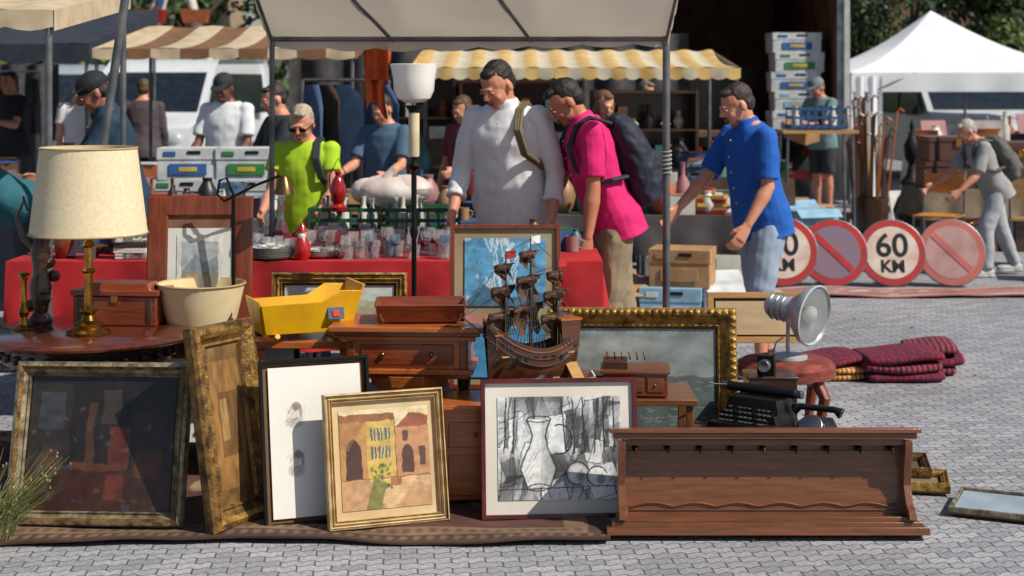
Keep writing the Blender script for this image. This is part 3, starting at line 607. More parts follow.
for mx,mh in ((-.11,.34),(0,.43),(.10,.38)):
    b.tube([(mx,0,.16),(mx,0,.16+mh*.6),(mx,0,.16+mh)],[.007,.005,.002],W_DRK,7)
    br_=R(60)
    for yy,wd in ((.42,.105),(.66,.082),(.87,.055)):
        z_=.16+mh*yy; dx_,dy_=math.sin(br_),math.cos(br_)
        b.tube([(mx-wd*dx_,-wd*dy_,z_),(mx,0,z_+.002),(mx+wd*dx_,wd*dy_,z_)],[.002,.004,.002],W_DRK,5)
        b.tube([(mx+t*wd*dx_+.008,t*wd*dy_-.006,z_-.010-.006*math.sin(t*9)) for t in (-.85,-.5,-.2,.1,.4,.7,.85)],[.006,.015,.012,.016,.012,.015,.006],SAIL,8)
        b.grid(lambda u,v:(mx+(u*1.7-.85)*wd*dx_*(1-.2*v)+.012*math.sin(math.pi*v),(u*1.7-.85)*wd*dy_-.018*math.sin(math.pi*v)+.008*math.sin(u*16),z_-.006-(.068+.026*math.sin(u*9+mx*30))*v*(wd/.09)),14,6,SAIL)
    b.lathe([(.012,0),(.02,.022),(.002,.024)],(mx,0,.16+mh*.58),W_DRK,8)
    for sy_ in (-1,1):
        for dx in (-.03,-.015,0,.015,.03): b.tube([(mx+dx,sy_*.058,.19),(mx,0,.16+mh*.6)],.0012,BLACK,4)
        for q in range(1,6): t=q/7; b.tube([(mx-.03*(1-t),sy_*.058*(1-t),.19+(mh*.6-.03)*t),(mx+.03*(1-t),sy_*.058*(1-t),.19+(mh*.6-.03)*t)],.001,BLACK,4)
for a_,c_ in (((.27,0,.31),(.10,0,.53)),((.27,0,.31),(.10,0,.40)),((.10,0,.53),(0,0,.58)),((0,0,.45),(-.11,0,.48)),((-.11,0,.48),(-.18,0,.28)),((.10,0,.5),(0,0,.25)),((0,0,.58),(-.11,0,.49))): b.tube([a_,c_],.0013,BLACK,4)
RF=mat('red_flag',s(170,40,36),rough=.8)
for mx,z_ in ((-.11,.50),(0,.59),(.10,.54)): b.grid(lambda u,v:(mx-.05*u,-.02*u+.006*math.sin(6*u),z_-.028*v),6,2,RF if mx else WHITE)
b.box((-.07,0,.02),(.015,.12,.04),W_ORA); b.box((.06,0,.02),(.015,.12,.04),W_ORA); b.box((0,0,.004),(.24,.13,.008),W_ORA)
b.done((.075,6.42,.424),R(205),sc=1.1)
b=B('wooden_crate')
b.box((0,0,.2),(.34,.3,.4),W_DRK); b.box((0,0,.403),(.36,.32,.014),W_DRK)
for z_ in (.08,.2,.32): b.box((0,-.152,z_),(.33,.008,.09),W_WAL)
b.done((.07,6.45,.004),bevel=.003)
b=B('inlaid_box'); b.box((0,0,.05),(.26,.2,.09),W_MAH); b.box((0,0,.1),(.28,.22,.012),W_WAL); b.box((-.08,0,.12),(.1,.14,.03),W_DRK)
for i in range(3):
    b.box((-.08+.08*i,-.102,.05),(.065,.005,.055),W_WAL); b.ell((-.08+.08*i,-.107,.05),(.006,.006,.006),BRASS,6)
for i in range(6): b.tube([(-.11+.03*i,.02,.13),(-.115+.03*i,.0,.165)],.004,BRASS,6)
b.done((.5,6.5,.43),R(-4),bevel=.003)
b=B('cigar_box'); b.box((0,0,.03),(.2,.14,.06),W_WAL); b.box((0,0,.065),(.205,.145,.008),W_MAH); b.done((.34,6.6,.425),R(10),bevel=.002)
b=B('low_table'); b.box((0,0,.41),(.56,.36,.025),W_WAL)
for sx_ in (-1,1):
    for sy_ in (-1,1): b.box((sx_*.25,sy_*.15,.2),(.03,.03,.4),W_WALZ)
b.done((.46,6.55,.004),bevel=.003)
b=B('wooden_toy_plane'); b.tube([(-.11,0,0),(.0,0,.02),(.07,0,.03)],[.012,.022,.012],W_PIN,10); b.box((0,0,.03),(.05,.2,.006),W_PIN,rot=(R(38),0,0)); b.box((-.1,0,.01),(.03,.1,.004),W_PIN,rot=(R(38),0,0)); b.box((-.105,0,.03),(.03,.004,.05),W_PIN); b.box((.075,0,.03),(.006,.10,.01),WHITE,rot=(R(30),0,0))
b.done((.27,6.38,.47),R(25))
b=B('typewriter')
b.box((0,0,.03),(.30,.3,.05),BLACK,tp=.96); b.box((0,.06,.10),(.28,.16,.10),BLACK,tp=.85); b.prism([(-.14,.05),(.14,.05),(.13,.09),(-.13,.09)],-.05,.0,BLACK)
b.lathe([(.022,-.17),(.022,.17)],(0,.08,.175),BLACK,14,M=Matrix.Rotation(R(90),4,'Y')); b.lathe([(.018,-.20),(.018,.2)],(0,.08,.175),STEEL,10,M=Matrix.Rotation(R(90),4,'Y'))
for r_ in range(4):
    for i in range(10): b.lathe([(.009,0),(.011,.004),(.009,.006)],(-.11+.0235*i+.006*r_,-.13+.03*r_,.065+.014*r_),STEEL if (i+r_)%4 else BLACKM,8); b.tube([(-.11+.0235*i+.006*r_,-.13+.03*r_,.065+.014*r_),(-.11+.0235*i,-.0,.05)],.002,STEEL,4)
b.tube([(-.16,.08,.18),(-.2,.0,.19),(-.21,-.03,.2)],.004,STEEL,6)
for i in range(18): a=R(20+140*i/17); b.tube([(.07*math.cos(a),.02,.11),(.03*math.cos(a),.07,.12+.03*math.sin(a))],.0018,STEEL,4)
b.done((.98,6.5,.27),R(-38),bevel=.003,sc=.92)
b=B('suitcase'); LE=mat('old_leather',s(96,62,40),s(56,36,24),sc=10,rough=.6,bump=.3); b.box((0,0,.125),(.5,.36,.25),LE); b.box((0,-.183,.14),(.51,.006,.012),BRASS)
for sx_ in (-1,1): b.box((sx_*.17,-.185,.14),(.04,.01,.05),BRASS)
b.tube([(-.05,-.18,.13),(-.05,-.21,.11),(.05,-.21,.11),(.05,-.18,.13)],.008,LE,8); b.done((.96,6.55,.01),R(-8),bevel=.012)
b=B('rotary_telephone'); b.box((0,0,.04),(.16,.18,.08),BLACK,tp=.65); b.lathe([(.05,0),(.05,.01),(.03,.014),(.0001,.015)],(0,-.06,.06),STEEL,20,M=Matrix.Rotation(R(55),4,'X'))
b.tube([(-.1,.02,.105),(-.07,.02,.12),(.07,.02,.12),(.1,.02,.105)],[.024,.013,.013,.024],BLACK,10); b.done((1.22,6.42,.26),R(-30),bevel=.004)
b=B('cash_box'); b.box((0,0,.12),(.26,.2,.24),BLACK); b.box((0,0,.246),(.27,.21,.012),BLACKM); b.done((1.22,6.42,.01),R(-18),bevel=.004)
b=B('camera_on_stand'); b.box((0,0,.05),(.09,.06,.1),BLACKM); b.lathe([(.03,0),(.034,.05),(.03,.06),(.0001,.055)],(0,-.03,.055),STEEL,16,M=Matrix.Rotation(R(90),4,'X')); b.tube([(.03,0,.1),(.05,0,.17),(.09,0,.2)],.005,STEEL,6); b.done((1.06,6.66,.475),R(-20),bevel=.004,sc=.8)
b=B('storage_box'); b.box((0,0,.23),(.2,.18,.46),W_DRK); b.box((0,0,.462),(.21,.19,.012),W_DRK); b.done((1.08,6.7,.005),bevel=.004)
b=B('upholstered_stool'); US=mat('red_brown_upholstery',s(140,62,50),s(100,40,34),sc=20,rough=.85,bump=.3)
b.lathe([(.0001,.40),(.2,.40),(.215,.41),(.215,.43),(.0001,.43)],(0,0,0),W_MAH,32); b.lathe([(.21,.43),(.212,.45),(.19,.475),(.1,.487),(.0001,.49)],(0,0,0),US,32)
for i in range(4):
    a=R(45+90*i); cx_,cy_=math.cos(a),math.sin(a)
    b.tube([(cx_*.15,cy_*.15,.41),(cx_*.2,cy_*.2,.33),(cx_*.17,cy_*.17,.2),(cx_*.16,cy_*.16,.12),(cx_*.21,cy_*.21,.02),(cx_*.23,cy_*.23,.012)],[.03,.026,.02,.016,.015,.02],W_MAHZ,10)
b.tube([(-.12,-.12,.18),(.12,.12,.18)],.01,W_MAH,8); b.tube([(.12,-.12,.18),(-.12,.12,.18)],.01,W_MAH,8)
b.done((1.2,7.0,.004))
b=B('desk_lamp'); LM=mat('lamp_grey',s(190,194,196),s(160,164,168),rough=.3,metal=.3)
b.lathe([(.085,0),(.085,.012),(.06,.02),(.01,.028)],(0,0,0),LM,28); b.tube([(0,0,.02),(0,0,.16),(.03,-.02,.2)],.009,LM,10)
hd=V((.72,-.62,-.12)).normalized(); HM_=hd.to_track_quat('Z','Y').to_matrix().to_4x4(); oo=V((.06,-.02,.2))
b.lathe([(.02,-.17),(.045,-.165),(.052,-.15),(.058,-.05),(.10,.0),(.128,.03),(.135,.06),(.128,.064),(.12,.05),(.09,.01),(.02,-.03)],oo,LM,32,M=HM_,cap=False)
b.lathe([(.0001,-.18),(.03,-.178),(.045,-.164)],oo,LM,24,M=HM_); b.lathe([(.125,.052),(.1,.066),(.06,.076),(.0001,.08)],oo,glassmat('lens_glass',(.95,.97,.97),.08),32,M=HM_,cap=False)
b.ell(oo+hd*.01,(.035,.035,.035),WHITE,12)
for q in (-.14,-.11,-.08): b.tube([tuple(oo+HM_.to_3x3()@V((.0565*math.cos(t),.0565*math.sin(t),q))) for t in [i*.3306 for i in range(20)]],.003,STEEL,5)
b.done((1.2,6.96,.49))
b=B('floor_lamp'); b.lathe([(.14,0),(.14,.015),(.05,.03),(.02,.05),(.014,.1),(.012,.5),(.02,.52),(.012,.54),(.011,1.0),(.02,1.03),(.012,1.06),(.012,1.30),(.03,1.32),(.012,1.34),(.012,1.45),(.022,1.5),(.024,1.56),(.04,1.585)],(0,0,0),BLACKM,16)
OP=mat('opal_glass',s(236,234,228),s(228,224,216),rough=.25,coat=.3,sss=.2)
b.lathe([(.0001,1.595),(.04,1.598),(.072,1.615),(.088,1.65),(.092,1.70),(.105,1.765),(.101,1.767),(.087,1.70),(.08,1.65),(.03,1.61)],(0,0,0),OP,32)
b.lathe([(.022,1.36),(.024,1.37),(.024,1.55),(.02,1.58)],(0,0,0),mat('ivory',s(214,198,160),rough=.5),14); b.done((-.43,7.02,.004))
b=B('swing_arm_lamp'); b.lathe([(.1,0),(.1,.015),(.02,.03),(.009,.05),(.009,1.2)],(0,0,0),BLACKM,14); b.tube([(0,0,1.2),(-.03,0,1.27),(-.06,0,1.26),(-.07,0,1.2),(-.04,0,1.17),(0,0,1.19),(.1,0,1.24),(.2,0,1.28),(.22,0,1.26)],.006,BLACKM,8)
b.lathe([(.012,.03),(.02,.02),(.04,-.03),(.045,-.05),(.04,-.05)],(.22,0,1.25),mat('bronze',s(120,92,58),rough=.35,metal=.8),16,cap=False); b.done((-1.21,6.95,.004))
b=B('iron_coat_stand'); b.tube([(0,0,0),(0,0,1.18)],.011,BLACKM,10)
for i in range(3): a=i*2.09; b.tube([(.2*math.cos(a),.2*math.sin(a),.01),(.08*math.cos(a),.08*math.sin(a),.05),(0,0,.25)],.008,BLACKM,8)
for i in range(4): a=i*1.57; b.tube([(0,0,1.1),(.07*math.cos(a),.07*math.sin(a),1.12),(.09*math.cos(a),.09*math.sin(a),1.18)],.006,BLACKM,8)
b.done((-2.08,7.1,.004))
# ================================================================ TABLES
REDC=mat('red_tablecloth',s(186,28,34),s(146,16,24),sc=4,rough=.85,bump=.4,bsc=8)
def cloth_table(name,x0,x1,y0,y1,z,m,drop=.42):
    ox,oy=(x0+x1)/2,(y0+y1)/2; x0-=ox;x1-=ox;y0-=oy;y1-=oy
    b=B(name)
    b.box(((x0+x1)/2,(y0+y1)/2,z-.014),(x1-x0,y1-y0,.02),W_PIN)
    for xx in (x0+.15,(x0+x1)/2,x1-.15):
        for sy_ in (-1,1): b.tube([(xx,(y0+y1)/2+sy_*.25,0),(xx,(y0+y1)/2+sy_*.2,z-.02)],.014,STEEL,8)
    W_=x1-x0;D_=y1-y0;e=.012
    per=[]
    n1=int(W_/.03);n2=int(D_/.03)
    for i in range(n1): per.append((x0-e+(W_+2*e)*i/n1,y0-e,0,-1))
    for i in range(n2): per.append((x1+e,y0-e+(D_+2*e)*i/n2,1,0))
    for i in range(n1): per.append((x1+e-(W_+2*e)*i/n1,y1+e,0,1))
    for i in range(n2): per.append((x0-e,y1+e-(D_+2*e)*i/n2,-1,0))
    N_=len(per);vs=[]
    for j in range(7):
        t=j/6
        for i,(px_,py_,nx_,ny_) in enumerate(per):
            a=t*.034*(math.sin(i*.55)+.6*math.sin(i*.23+1)+1.2); vs.append((px_+nx_*a,py_+ny_*a,z-drop*t+.02*t*math.sin(i*.09)))
    fs=[(j*N_+i,j*N_+(i+1)%N_,(j+1)*N_+(i+1)%N_,(j+1)*N_+i) for j in range(6) for i in range(N_)]+[tuple(range(N_))]
    b.add(vs,fs,m); return b.done((ox,oy,0),ang=60)
cloth_table('market_table',-2.5,.44,7.95,8.62,.8,REDC)
cloth_table('market_table',-3.6,-1.6,10.3,11.1,.8,mat('grey_cloth',s(90,92,100),rough=.9),.6)
cloth_table('market_table',-1.5,.1,10.4,11.3,.78,mat('blue_cloth',s(60,80,110),rough=.9),.6)
cloth_table('market_table',-5.0,-2.6,13.0,13.9,.8,mat('white_cloth',s(190,190,188),rough=.9),.5)
cloth_table('market_table',1.4,2.6,14.8,15.5,.78,mat('brown_cloth',s(80,60,46),rough=.9),.6)
cloth_table('market_table',-1.2,1.2,14.0,14.8,.8,mat('dark_cloth',s(70,64,66),rough=.9),.6)
cloth_table('market_table',4.05,5.8,15.8,16.5,.62,mat('sand_cloth',s(120,104,84),rough=.9),.3)
cloth_table('market_table',5.2,7.6,20.4,21.2,.78,mat('pale_cloth',s(160,164,166),rough=.9),.5)
cloth_table('market_table',.2,1.75,11.8,12.4,.70,mat('dark_cloth',s(70,64,66),rough=.9),.3)
GL=glassmat('clear_glass',(.97,.98,.98)); GR=glassmat('ruby_glass',(.75,.2,.22)); GB=glassmat('blue_glass',(.5,.7,.85)); GG=glassmat('green_glass',(.2,.5,.3))
def wine(b,o,m,sc=1):
    pr=[(.03,0),(.03,.003),(.005,.008),(.004,.06),(.012,.07),(.03,.085),(.034,.11),(.031,.14),(.029,.14),(.031,.11),(.026,.088),(.0001,.075)]
    b.lathe([(r_*sc,z_*sc) for r_,z_ in pr],o,m,14)
def tumbler(b,o,m,sc=1): b.lathe([(r_*sc,z_*sc) for r_,z_ in [(.026,0),(.034,.09),(.031,.09),(.024,.008),(.0001,.006)]],o,m,12)
b=B('drinking_glasses')
for i in range(190):
    x_=random.uniform(-.95,.95); y_=random.uniform(-.29,.27); (wine if random.random()<.6 else tumbler)(b,(x_,y_,0),random.choice([GL,GL,GL,GL,GL,GL,GR,GB]),random.uniform(.6,1.0))
b.done((-.78,8.29,.802))
b=B('plate_stack')
for i in range(7): b.lathe([(.05,0),(.11,.012),(.112,.014),(.05,.004)],(random.uniform(-.004,.004),0,.008*i),WHITE,28)
b.done((-1.2,8.04,.802))
b=B('plate_stack')
for i in range(4): b.lathe([(.05,0),(.10,.012),(.102,.014),(.05,.004)],(random.uniform(-.004,.004),0,.008*i),WHITE,28)
b.done((-.97,8.12,.802))
b=B('glass_decanter'); b.lathe([(.05,0),(.055,.02),(.05,.08),(.03,.13),(.018,.17),(.02,.26),(.03,.27),(.026,.27),(.014,.25),(.012,.17),(.045,.08),(.045,.02),(.0001,.012)],(0,0,0),GL,20); b.lathe([(.008,.24),(.022,.29),(.018,.33),(.002,.35)],(0,0,0),GL,10); b.done((-1.22,8.45,.802))
b=B('glass_vase'); b.lathe([(.04,0),(.05,.02),(.035,.12),(.045,.28),(.07,.36),(.066,.36),(.04,.28),(.03,.1),(.0001,.01)],(0,0,0),GB,20); b.done((-1.45,8.4,.802))
b=B('santa_figurine'); FR_=mat('figurine_red',s(180,30,30),rough=.3,coat=.4)
b.lathe([(.03,0),(.042,.02),(.045,.06),(.03,.1),(.022,.115),(.0001,.12)],(0,0,0),FR_,16); b.ell((0,0,.13),(.024,.024,.026),mat('figurine_face',s(214,160,130)),12); b.ell((0,-.014,.118),(.02,.014,.02),WHITE,10); b.lathe([(.026,.14),(.018,.165),(.004,.185)],(0,0,0),FR_,12); b.done((-1.05,8.0,.802))
# ================================================================ CLUTTER
PAL=[('ceramic_white',s(215,212,204)),('ceramic_blue',s(60,90,140)),('tin_red',s(160,40,34)),('tin_green',s(50,96,64)),('book_brown',s(96,66,44)),('book_black',s(34,32,36)),('toy_yellow',s(190,156,70)),('card',s(160,124,84)),('paper',s(200,196,184)),('copper_pot',s(170,96,60)),('grey_item',s(110,112,116)),('teal_item',s(60,110,114)),('orange_item',s(176,96,50)),('pink_item',s(170,120,120))]
PM=[mat(n_,c_,rough=.45) for n_,c_ in PAL]
def clutter(name,x0,x1,y0,y1,z,n,hs=1.0,glass=False,ms=None):
    ox,oy=(x0+x1)/2,(y0+y1)/2
    b=B(name)
    for i in range(n):
        x_=random.uniform(x0,x1)-ox;y_=random.uniform(y0,y1)-oy;m=random.choice(ms or PM);t=random.random();q=random.uniform(.6,1.3)*hs
        if t<.2: 
            pr=[(.03,0),(.05,.03),(.065,.09),(.05,.14),(.025,.18),(.03,.2),(.024,.2)]; b.lathe([(r_*q,z_*q) for r_,z_ in pr],(x_,y_,0),m,14)
        elif t<.45: b.box((x_,y_,.06*q),(.16*q,.12*q,.12*q),m,rot=(0,0,random.uniform(-.5,.5))); b.box((x_,y_,.125*q),(.165*q,.125*q,.01),random.choice(ms or PM),rot=(0,0,random.uniform(-.5,.5)))
        elif t<.6:
            for k_ in range(random.randint(2,5)): b.box((x_,y_,.015+.028*k_),(.2*hs,.14*hs,.024),random.choice(ms or PM),rot=(0,0,random.uniform(-.3,.3)))
        elif t<.7: b.lathe([(r_*q,z_*q) for r_,z_ in [(.03,0),(.035,.01),(.035,.16),(.012,.2),(.012,.26),(.015,.265)]],(x_,y_,0),random.choice([GG,GL,m]) if glass else m,12)
        elif t<.8: b.lathe([(r_*q,z_*q) for r_,z_ in [(.03,0),(.03,.01),(.08,.05),(.09,.07),(.085,.07),(.0001,.015)]],(x_,y_,0),m,16)
        elif t<.9:
            b.lathe([(r_*q,z_*q) for r_,z_ in [(.038,0),(.04,.09),(.035,.09),(.034,.01),(.0001,.01)]],(x_,y_,0),m,14); b.tube([(x_+.038*q,y_,.07*q),(x_+.066*q,y_,.06*q),(x_+.06*q,y_,.025*q),(x_+.038*q,y_,.02*q)],.006*q,m,6)
        else: b.box((x_,y_,.11*q),(.2*q,.012,.2*q),m,rot=(R(-14),0,random.uniform(-.4,.4)))
    b.done((ox,oy,z)); return b
MUT=[PM[0],PM[4],PM[5],PM[8],PM[10],PM[9],PM[1],W_MAH,W_DRK,GL]
clutter('bric_a_brac',-2.4,-1.6,8.05,8.55,.802,26,.8,True,ms=MUT); clutter('bric_a_brac',.1,.38,8.1,8.55,.802,8,.7,True)
clutter('bric_a_brac',-3.5,-1.7,10.4,11,.802,44,1.0,ms=MUT); clutter('bric_a_brac',-1.4,0,10.5,11.2,.782,36,1.2)
clutter('bric_a_brac',-4.9,-2.7,13.1,13.8,.802,40,1.5,ms=MUT); clutter('bric_a_brac',1.5,2.5,14.9,15.4,.782,26,1.5); clutter('bric_a_brac',-1.1,1.1,14.1,14.7,.802,46,1.8); clutter('bric_a_brac',.3,1.65,11.9,12.3,.702,34,1.2)
clutter('bric_a_brac',5.3,7.5,20.5,21.1,.782,30,1.8)
clutter('bric_a_brac',1.2,2.4,16.6,19,0,40,3); clutter('bric_a_brac',-3.2,1.2,11.6,12.6,0,40,2); clutter('bric_a_brac',.5,1.7,11.3,11.75,0,22,1.7)
clutter('bric_a_brac',4.3,6.4,17,18.5,0,30,2.6,ms=MUT)
clutter('bric_a_brac',-2.15,-1.45,6.95,7.6,0.02,16,1.5,ms=[W_MAH,W_DRK,PM[4],PM[5]]); clutter('bric_a_brac',.3,.9,7.2,7.9,0.0,16,1.2,ms=[W_MAH,W_DRK,PM[4],PM[10],PM[5]])
def shelf_unit(loc,w_,h_,n,yaw=0):
    b=B('display_shelf'); 
    for sg in (-1,1): b.box((sg*w_/2,0,h_/2),(.03,.35,h_),W_DRK)
    b.box((0,.17,h_/2),(w_,.015,h_),W_DRK)
    for i in range(n):
        z=.1+(h_-.12)*i/(n-1); b.box((0,0,z),(w_,.34,.02),W_DRK)
        x=-w_/2+.08
        while x<w_/2-.08 and i<n-1:
            m=random.choice(PM+[W_MAH,W_DRK,PM[5],PM[4]]); hh=random.uniform(.08,.24)
            if random.random()<.5: b.box((x,0,z+.011+hh/2),(random.uniform(.05,.14),.2,hh),m)
            else: b.lathe([(.03,0),(.055,hh*.4),(.02,hh*.8),(.03,hh)],(x,0,z+.011),m,12)
            x+=random.uniform(.1,.2)
    b.done(loc,yaw)
shelf_unit((.1,15.9,0),1.2,1.7,5); shelf_unit((1.3,15.8,0),1.0,1.6,5,.1); shelf_unit((-1.0,16.0,0),.9,1.75,5,-.1)
CY_=mat('box_yellow',s(206,176,70),rough=.7)
def cbox(name,loc,d,m,m2,yaw=0,openf=False):
    b=B(name); b.box((0,0,d[2]/2),d,m); b.box((0,0,d[2]*.83),(d[0]+.012,d[1]+.012,d[2]*.36),m)
    b.box((0,-d[1]/2-.008,d[2]*.34),(d[0]*.62,.006,d[2]*.36),m2); b.box((-d[0]*.3,-d[1]/2-.010,d[2]*.84),(d[0]*.2,.006,d[2]*.14),m2); b.box((d[0]*.1,-d[1]/2-.010,d[2]*.88),(d[0]*.22,.006,d[2]*.1),BLACK)
    if m2 is not CC: b.box((0,-d[1]/2-.0125,d[2]*.34),(d[0]*.3,.004,d[2]*.14),CY_)
    if openf:
        b.box((0,-d[1]/2-.06,d[2]-.02),(d[0],.12,.005),m,rot=(R(35),0,0)); b.box((0,d[1]/2+.05,d[2]+.03),(d[0],.12,.005),m,rot=(R(35),0,0))
    return b.done(loc,yaw,bevel=.004)
CW=mat('box_white',s(204,208,208),rough=.7);CB=mat('box_blue',s(50,96,160),rough=.7);CG=mat('box_green',s(60,130,70),rough=.7);CC=mat('cardboard',s(176,134,92),s(150,110,70),rough=.85);CL=mat('box_paleblue',s(140,180,204),rough=.7)
for i,(px_,pz_,a_,b_) in enumerate([(-2.32,.8,CW,CG),(-1.88,.8,CW,CB),(-2.28,1.02,CW,CB),(-1.86,1.02,CW,CG)]): cbox('banana_box',(px_,11.35,pz_-.02),(.42,.3,.22),a_,b_,random.uniform(-.08,.08))
cloth_table('market_table',-2.7,-1.5,11.2,11.6,.78,mat('white_cloth',s(190,190,188)),.3)
for i in range(5): cbox('banana_box',(3.62+.04*(i%2),20.6,1.05+.25*i),(.62,.45,.25),CW,(CB,CL,CB,CG,CB)[i],random.uniform(-.05,.05))
for i,(x_,y_,z_,a_,c_) in enumerate([(1.55,14.3,0,CL,CW),(1.98,14.4,0,CC,CC),(1.6,15.0,.0,CC,CC),(1.75,14.2,.25,CC,CC),(2.15,15.2,.0,CW,CB),(2.5,16.4,0,CC,CC),(3.2,18.5,0,CC,CC),(3.0,17,0,CL,CW),(3.4,17.4,.0,CC,CC),(4.9,16.9,0,CC,CC),(1.3,13.6,0,CW,CL),(2.7,14.6,0,CC,CC),(2.7,14.6,.26,CL,CW),(4.6,13.6,0,CC,CC),(4.75,13.3,0,CC,CC),(1.12,11.2,0,CL,CW),(1.5,11.3,0,CW,CB),(1.2,11.25,.26,CC,CC),(.75,11.3,0,CC,CC)]): cbox('cardboard_box',(x_,y_,z_),(.42,.34,.26),a_,c_,random.uniform(-.3,.3),i%2==0)
CRG=mat('crate_green',s(36,92,62),rough=.5)
def crate(loc,m,d=(.42,.3,.16)):
    b=B('plastic_crate'); x,y,z=d
    b.box((0,0,.01),(x,y,.012),m)
    for k_ in range(3):
        zz=.03+k_*(z-.04)/2
        for sg in (-1,1): b.box((0,sg*y/2,zz),(x,.01,.022),m); b.box((sg*x/2,0,zz),(.01,y+.012,.022),m)
    for i in range(8):
        for sg in (-1,1): b.box((-x/2+x*i/7,sg*(y/2+.006),z/2),(.012,.008,z),m)
    for i in range(6): b.lathe([(.03,0),(.035,.1),(.012,.15),(.014,.2)],(random.uniform(-x*.4,x*.4),random.uniform(-y*.3,y*.3),.017),random.choice([PM[0],PM[8],GL,PM[5]]),10)
    b.done(loc,random.uniform(-.1,.1))
crate((-.95,9.35,.802),CRG);crate((-.52,9.35,.802),CRG); crate((2.85,15.0,1.24),mat('crate_blue',s(50,90,140),rough=.5),(.5,.36,.2))
b=B('folding_table'); b.box((0,0,1.22),(.7,.5,.03),W_PIN)
for sx_ in (-1,1):
    for sy_ in (-1,1): b.tube([(sx_*.32,sy_*.22,0),(sx_*.3,sy_*.2,1.21)],.014,STEEL,8)
b.done((2.85,15.0,0))
cloth_table('market_table',-1.3,-.2,9.1,9.6,.79,REDC,.4)
b=B('white_sack'); SK=mat('sack_cloth',s(214,208,202),s(190,170,160),sc=8,rough=.9,bump=.8,bsc=12)
b.ell((0,0,.1),(.22,.16,.10),SK,20); b.ell((.1,0,.12),(.14,.13,.08),SK,16); b.ell((-.14,0,.1),(.1,.1,.08),SK,16); b.tube([(-.02,-.05,.16),(.0,-.05,.2),(.03,-.04,.22)],[.05,.03,.04],SK,10); b.done((-.72,9.5,.94))
b=B('red_lantern'); RG=mat('red_glaze',s(160,30,26),rough=.15,coat=.5); b.lathe([(.05,0),(.055,.02),(.03,.04),(.04,.06),(.048,.12),(.03,.18),(.015,.2),(.02,.22),(.004,.24)],(0,0,0),RG,16); b.tube([(-.045,0,.1),(-.05,0,.2),(0,0,.3),(.05,0,.2),(.045,0,.1)],.004,BLACKM,6); b.done((-1.0,9.2,.95))
# ================================================================ TEXTILES
def folded(name,loc,w_,d_,n,cols,yaw,th=.03):
    b=B(name)
    for i in range(n):
        m=cols[i%len(cols)]; zz=th*.95+th*1.75*i; dx=random.uniform(-.03,.03)
        def fn(u,v,zz=zz,dx=dx):
            a=2*math.pi*v; rx=d_/2
            ca,sa=math.cos(a),math.sin(a); uu=max(0,1-((u-.5)*2)**10)**.35
            return (dx-w_/2+w_*u,(abs(ca)**.45)*(1 if ca>0 else -1)*rx*(1-.05*math.sin(u*7+i))*(.6+.4*uu),max(.004,zz+th*uu*(abs(sa)**.8)*(1 if sa>0 else -1)+.012*math.sin(u*5+i*2)*(.3+i/n)*(1 if i else 0)))
        b.grid(fn,40,24,m)
    b.done(loc,yaw,ang=60)
def kilim(name,c1,c2,c3,sc):
    m=bpy.data.materials.new(name); m.use_nodes=True; N=m.node_tree.nodes;L=m.node_tree.links
    t=N.new('ShaderNodeTexCoord'); mpp=N.new('ShaderNodeMapping'); mpp.inputs['Rotation'].default_value=(R(20),R(15),R(45)); L.new(t.outputs['Object'],mpp.inputs[0])
    ch=N.new('ShaderNodeTexChecker'); ch.inputs['Scale'].default_value=sc; ch.inputs[1].default_value=(*c1,1); ch.inputs[2].default_value=(*c2,1); L.new(mpp.outputs[0],ch.inputs[0])
    wv=N.new('ShaderNodeTexWave'); wv.inputs['Scale'].default_value=sc*.45; wv.inputs['Distortion'].default_value=.6; L.new(t.outputs['Object'],wv.inputs[0])
    r=N.new('ShaderNodeValToRGB'); r.color_ramp.elements[0].position=.72; r.color_ramp.elements[1].position=.8; L.new(wv.outputs['Fac'],r.inputs[0])
    mx=N.new('ShaderNodeMixRGB'); L.new(r.outputs[0],mx.inputs[0]); L.new(ch.outputs[0],mx.inputs[1]); mx.inputs[2].default_value=(*c3,1)
    L.new(mx.outputs[0],N['Principled BSDF'].inputs['Base Color']); N['Principled BSDF'].inputs['Roughness'].default_value=.95; return m
KR=kilim('kilim_red',s(134,24,34),s(100,20,34),s(48,34,70),22); KR2=kilim('kilim_dark',s(48,32,62),s(110,24,38),s(150,60,56),22); KY=kilim('kilim_yellow',s(196,162,90),s(180,130,64),s(140,50,36),26)
folded('folded_carpet',(2.22,9.15,0),.46,.40,3,[KR,KR2],R(5)); folded('folded_carpet',(2.46,9.4,.0),.3,.46,3,[KR2,KR],R(-8)); folded('folded_blanket',(1.83,9.2,0),.34,.40,3,[KY,KY,KR],R(12),.024)
